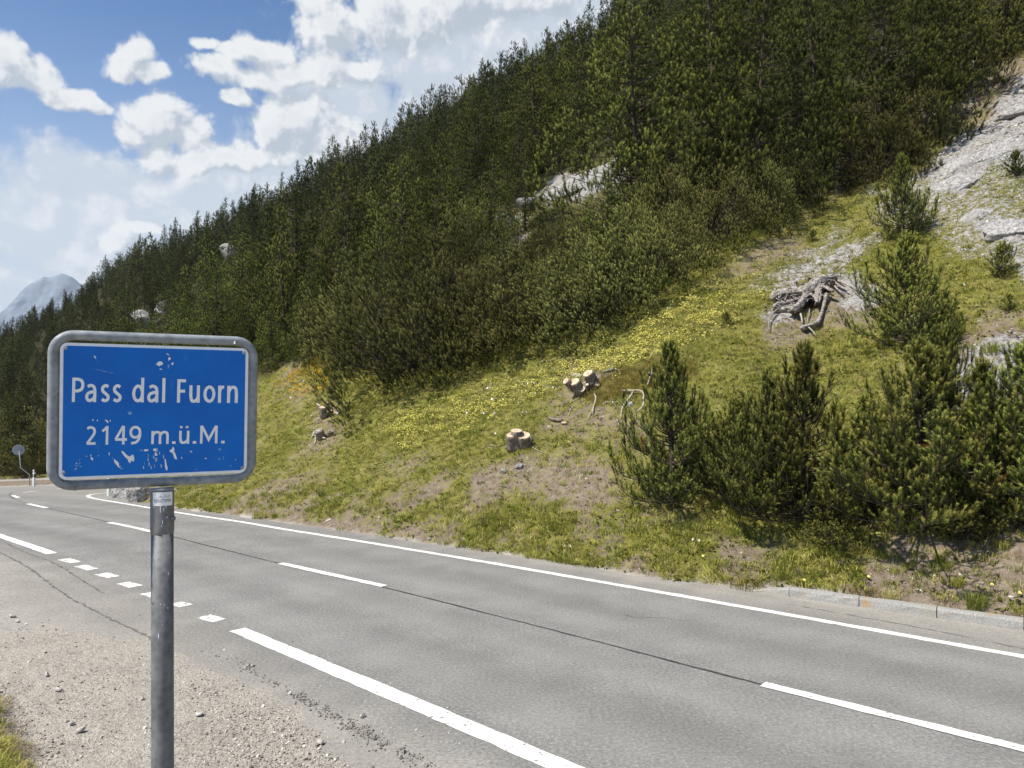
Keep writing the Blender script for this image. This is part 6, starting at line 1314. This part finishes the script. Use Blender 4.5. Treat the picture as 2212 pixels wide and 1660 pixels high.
def build_wood():
    r = np.random.default_rng(9)
    Z = Zm(6.9125, 1880, 640); root = bpy.data.objects.new('dead_root', None); col.objects.link(root); tag(root, 'big weathered grey upturned tree root lying on the stony slope', 'dead root')
    def part(name, L, m='deadwood', rough=.13, k=14, loc=None, smooth=True):
        mb = MB(); limbs(Z, L, mb, r, rough=rough * 1.9, k=k + 4, prow=1.45); o = mb.build(name, M[m], root, smooth); return o
    part('log', [([(345, 735), (420, 690), (560, 655), (700, 640), (870, 640), (1000, 590), (1100, 540)], [45, 62, 62, 70, 75, 70, 55], .30), ([(380, 640), (430, 640), (560, 640)], [14, 26, 30], .42), ([(370, 905), (450, 850), (620, 820), (800, 780), (930, 720)], [42, 52, 50, 45, 40], .22), ([(420, 950), (600, 930), (780, 900)], [30, 45, 50], .12)], rough=.16)
    part('main_limb', [([(680, 935), (790, 880), (870, 770), (930, 650), (1010, 540), (1150, 450), (1280, 380), (1400, 345), (1480, 350)], [60, 62, 52, 58, 78, 85, 62, 34, 18], .42), ([(1120, 830), (1150, 740), (1130, 620), (1180, 500), (1260, 430)], [30, 42, 52, 62, 60], .34), ([(930, 720), (985, 670), (1060, 680), (1100, 740), (1120, 810)], [20, 26, 28, 30, 24], .50), ([(890, 640), (960, 560), (1000, 480), (1100, 400), (1250, 350)], [30, 36, 34, 30, 22], .52), ([(690, 420), (715, 470), (730, 540)], [48, 46, 30], .30)], rough=.16)
    part('hollow', [([(850, 900), (1000, 850), (1150, 880)], [60, 110, 80], .0), ([(1200, 640), (1330, 560), (1430, 480)], [90, 120, 80], -.02)], 'root_shade', rough=.1)  # solid dark masses that paint the shade of the root's cavities
    for L in [[([(1230, 520), (1300, 555), (1400, 605)], [22, 32, 34], .5)], [([(1400, 370), (1500, 430), (1640, 490), (1830, 575)], [22, 17, 13, 7], .2)], [([(1400, 440), (1500, 510), (1660, 600)], [26, 22, 12], .2)], [([(1430, 520), (1470, 570), (1550, 635), (1650, 645)], [16, 13, 12, 7], .2)],
              [([(1330, 190), (1350, 220), (1385, 260), (1400, 340)], [7, 12, 14, 18], .15)], [([(1150, 350), (1250, 345), (1400, 300)], [12, 12, 8], .3)], [([(740, 845), (600, 862), (430, 920), (340, 1010), (290, 1110), (278, 1260)], [16, 14, 13, 12, 10, 6], .22)], [([(805, 930), (850, 1030), (870, 1160)], [18, 16, 10], .2)], [([(995, 920), (985, 1020), (955, 1110), (975, 1150)], [12, 10, 9, 5], .15)],
              [([(1290, 670), (1260, 800), (1230, 900), (1200, 1010), (1150, 1120)], [40, 34, 26, 30, 30], .2), ([(1170, 1040), (1130, 1160), (1020, 1200), (930, 1225), (860, 1250)], [24, 52, 52, 54, 56], .18)], [([(940, 1205), (1000, 1250), (1060, 1310), (1100, 1365)], [14, 12, 11, 6], .22)], [([(930, 420), (990, 345), (1010, 370), (1090, 380)], [7, 8, 8, 6], .15)], [([(520, 570), (600, 490), (690, 400)], [5, 5, 4], .1)]]:
        part('side_root', L, 'deadwood' if r.uniform() < .6 else 'twig', rough=.08, k=8)
    g = sp(*Z(1000, 950)); 
    for ch in root.children: pass
    mb = MB()
    for n_ in range(70):
        x = r.uniform(400, 1480); y = np.interp(x, [380, 700, 1000, 1250, 1500], [770, 720, 640, 470, 430]) + r.normal(0, 95); a = r.normal(-.35, .6); l_ = r.uniform(40, 170)
        limbs(Z, [([(x, y), (x + l_ * .5 * math.cos(a), y + l_ * .5 * math.sin(a) - 10), (x + l_ * math.cos(a), y + l_ * math.sin(a))], [10, 7, 1.5], r.uniform(.25, .45))], mb, r, k=5, rough=.1, prow=1.45)
    mb.build('splinters', M['deadwood'], root)
    root.location = g
    for ch in [o for o in col.objects if o.parent == root]: ch.matrix_parent_inverse = Matrix.Translation(-Vector(g))
    # a stump made of several sawn stems
    def stump(label, Z, faces, base_px, roots=(), name='tree_stump', extra=None):
        b = sp(*Z(*base_px)); st = bpy.data.objects.new(name, None); col.objects.link(st); st.location = b; tag(st, label, 'tree stump', 'sawn stumps on the slope')
        vd = norm(CAM - b)
        for (x, y, rx, ry, ln, ax) in faces:
            lf = .30; e = sp(*Z(x, y), 0); e = CAM + (e - CAM) * ((b[1] - lf) / e[1]) if e[1] > b[1] - lf else e
            # keep the sawn face at the depth of the stump itself
            d0 = rd(*[c * SRC for c in Z(x, y)]); e = CAM + d0 * (b[1] - .30)
            # how round the face looks tells which way the stem points
            rr = 1.0 * max(rx, ry) * Z.s * px_m(b); k_ = min(ry / rx, .98) if ry < rx else .9
            a = np.array(ax, float); a = a / np.linalg.norm(a)
            bt = e - a * ln; mb = MB(); m_ = 6; Q = np.array([bt + (e - bt) * i / m_ for i in range(m_ + 1)]); rad = rr * np.linspace(1.18, 1.0, m_ + 1); mb.tube(Q - b, rad, 18, True, 0, .035, r); stem = mb.build('stem', M['stumpbark'], st, True)
            c = MB(); c.tube([e - a * .004 - b, e + a * .006 - b], [rr * .97, rr * .95], 18, True); c.build('cut_face', M['cut'], stem)
        for pts, rad, lf in roots:
            mb = MB(); limbs(Z, [(pts, rad, lf)], mb, r, k=7, rough=.08); o = mb.build('root', M['palewood'] if lf > .05 else M['stumpbark'], st, True); o.matrix_parent_inverse = Matrix.Translation(-Vector(b))
        return st
    A6 = Zm(6.506, 1380, 880)
    up = (-.25, -.62, .74)
    stump('cluster of many sawn pale stems by the orange heath', A6, [(225, 470, 58, 40, .35, (-.65, -.5, .55)), (368, 480, 84, 52, .40, (-.45, -.5, .72)), (582, 345, 84, 56, .34, (-.45, -.5, .72)), (470, 594, 66, 60, .42, (-.12, -.85, .5)), (572, 528, 26, 22, .25, (-.2, -.7, .6)), (640, 498, 32, 28, .25, (.1, -.8, .6)), (735, 522, 42, 36, .3, (.4, -.7, .5))], (480, 650),
          [([(330, 370), (400, 380), (480, 400)], [40, 50, 30], .06), ([(520, 520), (600, 450), (700, 385)], [12, 16, 8], .25), ([(260, 560), (350, 640), (560, 690)], [50, 70, 50], .0)])
    B = Zm(2.212, 700, 800)
    stump('twin sawn stump with pale tops standing above bare soil', B, [(1281, 634, 29, 20, .42, (-.12, -.42, .9)), (1346, 637, 38, 26, .42, (-.05, -.50, .86)), (1308, 611, 32, 14, .5, (0, -.3, .95))], (1315, 690), [([(1250, 680), (1200, 702), (1140, 690), (1112, 722)], [4, 4, 3, 1.5], .05), ([(1190, 700), (1185, 740)], [3, 1.5], .05), ([(1380, 690), (1420, 720), (1470, 740)], [6, 4, 2], .05)])
    C = Zm(9.225, 740, 960)
    stump('dark stump with a white and an orange sawn top on the left of the meadow', C, [(620, 532, 82, 34, .36, (-.05, -.36, .93)), (765, 590, 74, 66, .42, (.05, -.86, .5)), (898, 650, 44, 40, .25, (.3, -.7, .6)), (710, 430, 40, 16, .3, (-.1, -.3, .9))], (720, 720),
          [([(560, 520), (510, 470), (470, 450)], [26, 22, 8], .15), ([(900, 560), (930, 490), (1000, 400)], [16, 14, 6], .2), ([(950, 700), (1000, 640), (1050, 600)], [30, 26, 8], .15), ([(600, 760), (520, 810), (440, 860)], [16, 14, 6], .1)])
    D = Zm(9.225, 740, 960)
    stump('old dark stump with grey twisted roots below the white and orange topped one', D, [(520, 1075, 96, 60, .3, (-.2, -.5, .75)), (800, 1080, 60, 40, .2, (.3, -.5, .7))], (600, 1230),
          [([(420, 1090), (400, 1180), (350, 1240)], [22, 26, 10], .15), ([(440, 1190), (540, 1220), (680, 1250)], [22, 26, 16], .2), ([(450, 1230), (450, 1340), (380, 1440), (300, 1460)], [14, 12, 10, 5], .12), ([(700, 1200), (820, 1180), (850, 1060)], [14, 18, 8], .15)])
    for o in [q for q in col.objects if q.name.startswith('cut_face') and q.parent.parent and 'old dark' in q.parent.parent.get('label', '')]: o.data.materials[0] = M['deadwood']
    def branch(label, Z, L, m='palewood', name='bare_branch', k=6, cat='branch'):
        mb = MB(); limbs(Z, L, mb, r, k=k, rough=.08); o = mb.build(name, M[m], None, True); tag(o, label, cat, 'dead wood on the slope')
        n_ = len(o.data.vertices); co = np.zeros(n_ * 3, np.float32); o.data.vertices.foreach_get('co', co); co = co.reshape(-1, 3); c = co.mean(0); c[2] = co[:, 2].min(); o.data.vertices.foreach_set('co', (co - c).ravel()); o.data.update(); o.location = c; return o
    branch('thin pale branch forking below the cluster of sawn stems', A6, [([(670, 685), (690, 680), (715, 735), (705, 800), (672, 890), (660, 990)], [9, 12, 13, 12, 10, 7], .12), ([(668, 930), (620, 985), (592, 1075)], [9, 8, 6], .1)])
    branch('hooked pale bare root looping round a stone', A6, [([(1145, 632), (1220, 622), (1310, 628), (1410, 618), (1470, 640), (1497, 700), (1483, 770), (1497, 840), (1440, 930), (1365, 972)], [16, 18, 18, 13, 15, 12, 13, 13, 12, 9], .15), ([(1325, 630), (1285, 710), (1210, 805), (1155, 880), (1130, 960), (1122, 1068)], [14, 13, 12, 11, 11, 9], .12), ([(1160, 880), (1125, 885)], [8, 4], .1)], name='bare_root', cat='root')
    branch('upright pale stick with a short cross piece in the heath', A6, [([(1634, 238), (1615, 350), (1580, 450), (1553, 535)], [8, 13, 12, 9], .2), ([(1565, 335), (1610, 345), (1680, 365)], [9, 10, 5], .25), ([(1585, 315), (1600, 400)], [6, 5], .22)])
    branch('grey forked driftwood piece at the top edge of the heath', A6, [([(810, 320), (880, 310), (960, 290), (1000, 268), (1095, 297)], [5, 22, 34, 14, 5], .1), ([(985, 268), (1010, 215)], [8, 4], .1)], 'deadwood')
    branch('thin stick slanting down from the cluster of sawn stems', A6, [([(455, 730), (400, 770), (255, 855)], [9, 9, 6], .08), ([(350, 870), (290, 950), (270, 1030)], [9, 8, 5], .06)])
    branch('short pale stick right of the forking branch', A6, [([(820, 850), (860, 825), (912, 805)], [6, 11, 9], .08)])
    branch('thin crooked twig on the soil left of the lone young pine', A6, [([(1055, 1090), (1075, 1130), (1088, 1170), (1078, 1230), (1050, 1280)], [8, 7, 8, 7, 5], .08)])
    branch('dark short log with pale sawn end on the bare soil', B, [([(1492, 542), (1520, 552), (1562, 556)], [9, 10, 9], .12)], 'stumpbark', 'short_log', 10, 'log')
    branch('pale sawn slice lying by the dark short log', B, [([(1558, 570), (1586, 570)], [8, 8], .06)], 'cut', 'wood_slice', 10, 'wood slice')
    branch('thin stick on the open slope above the roadside clump', Zm(1.844, 1500, 600), [([(432, 700), (430, 740), (405, 795)], [3, 3.2, 2], .1)])
    branch('tangle of bare grey roots under the thicket corner', Zm(1.6265, 1200, 0), [([(760, 1010), (790, 1060), (800, 1130)], [3, 3, 2], .3), ([(770, 1010), (820, 1030), (835, 1060), (880, 1080)], [3, 3, 2.5, 1.5], .3), ([(740, 1050), (790, 1080), (860, 1100)], [2.5, 2.5, 1.5], .3), ([(800, 1000), (830, 980), (880, 960)], [2, 2, 1], .5), ([(680, 1140), (700, 1090), (760, 1060)], [2, 2.5, 2], .3), ([(745, 960), (770, 1000), (780, 1040)], [2, 2.5, 2], .5)], 'twig')
    branch('bare curling grey branches in the shade at upper right', Zm(2.766, 2150, 0), [([(690, 390), (720, 330), (770, 305), (810, 350), (805, 420)], [5, 6, 6, 5, 3], .8), ([(770, 305), (830, 320), (845, 350)], [5, 4, 2], .8), ([(710, 385), (760, 395), (790, 430), (785, 460)], [5, 5, 5, 3], .8), ([(700, 420), (698, 540)], [6, 4], .6), ([(765, 260), (830, 240), (890, 210)], [3, 3, 2], 1.2)], 'twig')
    # dead orange-tipped leaning twig in the roadside clump
    z7 = Zm(1.844, 1500, 600); g = ground((1500 + 1720 / 1.844) * SRC, (600 + 1160 / 1.844) * SRC); y = g[1] - 1.1
    def A(x, y_, dy=0): d = rd(*[c * SRC for c in z7(x, y_)]); return CAM + d * (y + dy)
    t = bpy.data.objects.new('dead_branch', None); col.objects.link(t); t.location = g; tag(t, 'leaning dead branch with orange needles in the roadside clump', 'branch')
    mb = MB(); mb.tube(np.array([A(1530, 930, .2), A(1590, 1000, .1), A(1650, 1075), A(1720, 1160), A(1800, 1230, .3)]) - g, [.006, .010, .014, .018, .022], 6); mb.tube(np.array([A(1650, 1075), A(1740, 1070), A(1800, 1090)]) - g, [.01, .007, .004], 5); mb.build('branch_wood', M['twig'], t)
    O = []; Dv = []
    for (x0, y0, x1, y1, k) in ((1600, 1015, 1535, 1010, 6), (1535, 940, 1500, 945, 5), (1560, 960, 1545, 930, 3), (1580, 1000, 1560, 1050, 3)):
        for i in range(k): p = A(x0 + (x1 - x0) * i / k, y0 + (y1 - y0) * i / k) - g; O.append(p); Dv.append(A(x1, y1) - A(x0, y0) + r.normal(0, .03, 3))
    link('orange_needles', shoots_mesh('orange_needles', O, Dv, np.full(len(O), .10), np.full(len(O), 2.0), M['needle_young'], 26, .06, .006, rs=2), t)
build_wood()

# ------------------------------------------------------------------ tussocks and single plants near the kerb
def build_tussocks():
    Zk = Zm(2.572, 1700, 1300)
    def tus(x, y, h, n, m, label, seed, sp_=.09, lean=.6, grp='grass tussocks on the bare bank'):
        g = sp(*Zk(x, y)); tag(link('grass_tussock', blades('grass_tussock', n, h, sp_, .007, lean, M[m], seed), None, (g[0], g[1], g[2])), label, 'grass tussock', grp)
    tus(1910, 575, .30, 160, 'lush', 'bright green tussock with yellow flowers just above the kerb', 51, .12); tus(1788, 425, .17, 120, 'grass', 'round olive tussock alone on the bare bank', 52, .09); tus(1670, 265, .16, 120, 'lush', 'tussock high on the bare bank under the pines', 53, .09)
    tus(1712, 310, .17, 110, 'grass', 'tussock touching the high one on the bare bank', 54, .1); tus(1460, 300, .12, 80, 'grass', 'small thin tussock at the left of the bare bank', 55, .1); tus(2075, 180, .16, 90, 'grass', 'shaded tussock beneath the right hand pines', 56, .1)
    tus(1930, 245, .12, 80, 'herb', 'low dark tussock right of the high pair', 57, .12); tus(430, 445, .24, 200, 'heath', 'reddish stalky tussock where the kerb ramps down', 58, .28, .5); tus(1170, 490, .2, 160, 'heath', 'brownish tussock hanging over the kerb stones', 59, .2, .7)
    tus(2190, 600, .16, 120, 'grass', 'tussock at the right edge over the kerb', 60, .14); tus(1350, 495, .14, 120, 'grass', 'tussock right of the brownish one over the kerb', 61, .14); tus(1300, 240, .2, 120, 'lush', 'leafy tussock under the tip of the sprawling pine', 62, .14); tus(1720, 540, .1, 60, 'straw', 'tiny straw tussock behind the middle of the kerb', 63, .1)
    z = Zm(1.844, 1500, 600); g = sp(*z(1800, 520)); tag(link('grass_tussock', blades('grass_tussock', 160, .30, .15, .009, .6, M['lush'], 64), None, g), 'bright tussock among scree left of the right edge saplings', 'grass tussock', 'grass tussocks on the bare bank')
    def fl(x, y, sz, h, label, seed):
        g = sp(*Zk(x, y)); o = bpy.data.objects.new('yellow_flower', None); col.objects.link(o); o.location = g; tag(o, label, 'flower', 'single yellow flowers near the kerb')
        mb = MB(); mb.tube([[0, 0, 0], [.01, 0, h * .5], [0, 0, h]], [.003, .0025, .002], 5); mb.build('stem', M['herb'], o)
        r = np.random.default_rng(seed); mb = MB()
        for i in range(12):
            a = i * .5236; c, s = math.cos(a), math.sin(a); mb.add([[0, 0, h], [c * sz - s * sz * .3, s * sz + c * sz * .3, h + .3 * sz], [c * sz * 1.1, s * sz * 1.1, h + .25 * sz], [c * sz + s * sz * .3, s * sz - c * sz * .3, h + .3 * sz]], [[0, 1, 2, 3]])
        mb.tube([[0, 0, h - .01], [0, 0, h + .012]], [sz * .4, sz * .5], 8); mb.build('petals', M['yellow'], o); o.rotation_euler = (.7, 0, 0)
    fl(1260, 130, .045, .14, 'largest yellow flower beside the tip of the sprawling pine', 1); fl(1950, 480, .028, .14, 'yellow flower standing over the bright green tussock', 2); fl(1982, 450, .022, .13, 'smaller yellow flower up right of the bright green tussock', 3)
    fl(1203, 385, .022, .08, 'yellow flower behind the brownish tussock at the kerb', 4); fl(2168, 490, .022, .08, 'yellow flower near the right edge above the kerb', 5); fl(142, 250, .022, .08, 'yellow flower in the grass left of the kerb ramp', 6); fl(790, 405, .022, .08, 'yellow flower just above the kerb top corner', 7)
build_tussocks()

# ------------------------------------------------------------------ the mountain far behind
def build_mountain():
    Y = 4100.0
    prof = [(-500, 930), (-250, 820), (-120, 765), (-60, 730), (0, 690), (25, 664), (45, 640), (62, 618), (76, 606), (88, 596), (98, 590), (106, 594), (118, 590), (132, 584), (142, 586), (152, 590), (165, 600), (200, 632), (260, 668), (340, 700), (500, 760), (700, 830)]
    xs = np.array([rd(*p)[0] for p in prof]) * Y; zs = np.array([rd(*p)[2] for p in prof]) * Y + CAM[2]
    X = np.linspace(xs[0], xs[-1], 300); T = np.linspace(-1, 1, 90); A, B = np.meshgrid(X, T); zr = np.interp(A, xs, zs)
    gl = fbm(A / 90, B * 2.2 + A / 400, 91, 5, .6); f = 1 - np.abs(B) ** .85
    Z = -60 + (zr + 60) * np.clip(f + .16 * gl * np.minimum(1, np.abs(B) * 6) * (1 - np.abs(B)), 0, 1.02) + 6 * fbm(A / 30, B * 20, 92, 3) * (np.abs(B) < .02)
    Yc = Y + B * 900 + 60 * fbm(A / 300, B * 3, 93, 3)
    V = np.stack([A, Yc, Z], -1).reshape(-1, 3); nr, nc = A.shape; i, j = np.meshgrid(np.arange(nr - 1), np.arange(nc - 1), indexing='ij')
    f = np.stack([i * nc + j, i * nc + j + 1, (i + 1) * nc + j + 1, (i + 1) * nc + j], -1).reshape(-1, 4)
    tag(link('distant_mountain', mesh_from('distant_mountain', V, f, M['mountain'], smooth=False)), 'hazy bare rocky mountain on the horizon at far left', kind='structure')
build_mountain()

# ------------------------------------------------------------------ thin mountain air
def build_haze():
    m = bpy.data.materials.new('haze'); m.use_nodes = True; nt = m.node_tree; nt.nodes.clear()
    o_ = N(nt, 'ShaderNodeOutputMaterial'); v = N(nt, 'ShaderNodeVolumePrincipled'); v.inputs['Color'].default_value = (.86, .92, 1, 1); v.inputs['Density'].default_value = .00006; v.inputs['Anisotropy'].default_value = 0.0
    nt.links.new(v.outputs[0], o_.inputs['Volume'])
    mb = MB(); mb.box([0, 0, 0], [5200, 5200, 700]); o = mb.build('haze', m, None, loc=(0, 0, 660)); tag(o, 'thin pale mountain haze', kind='stuff')
build_haze()
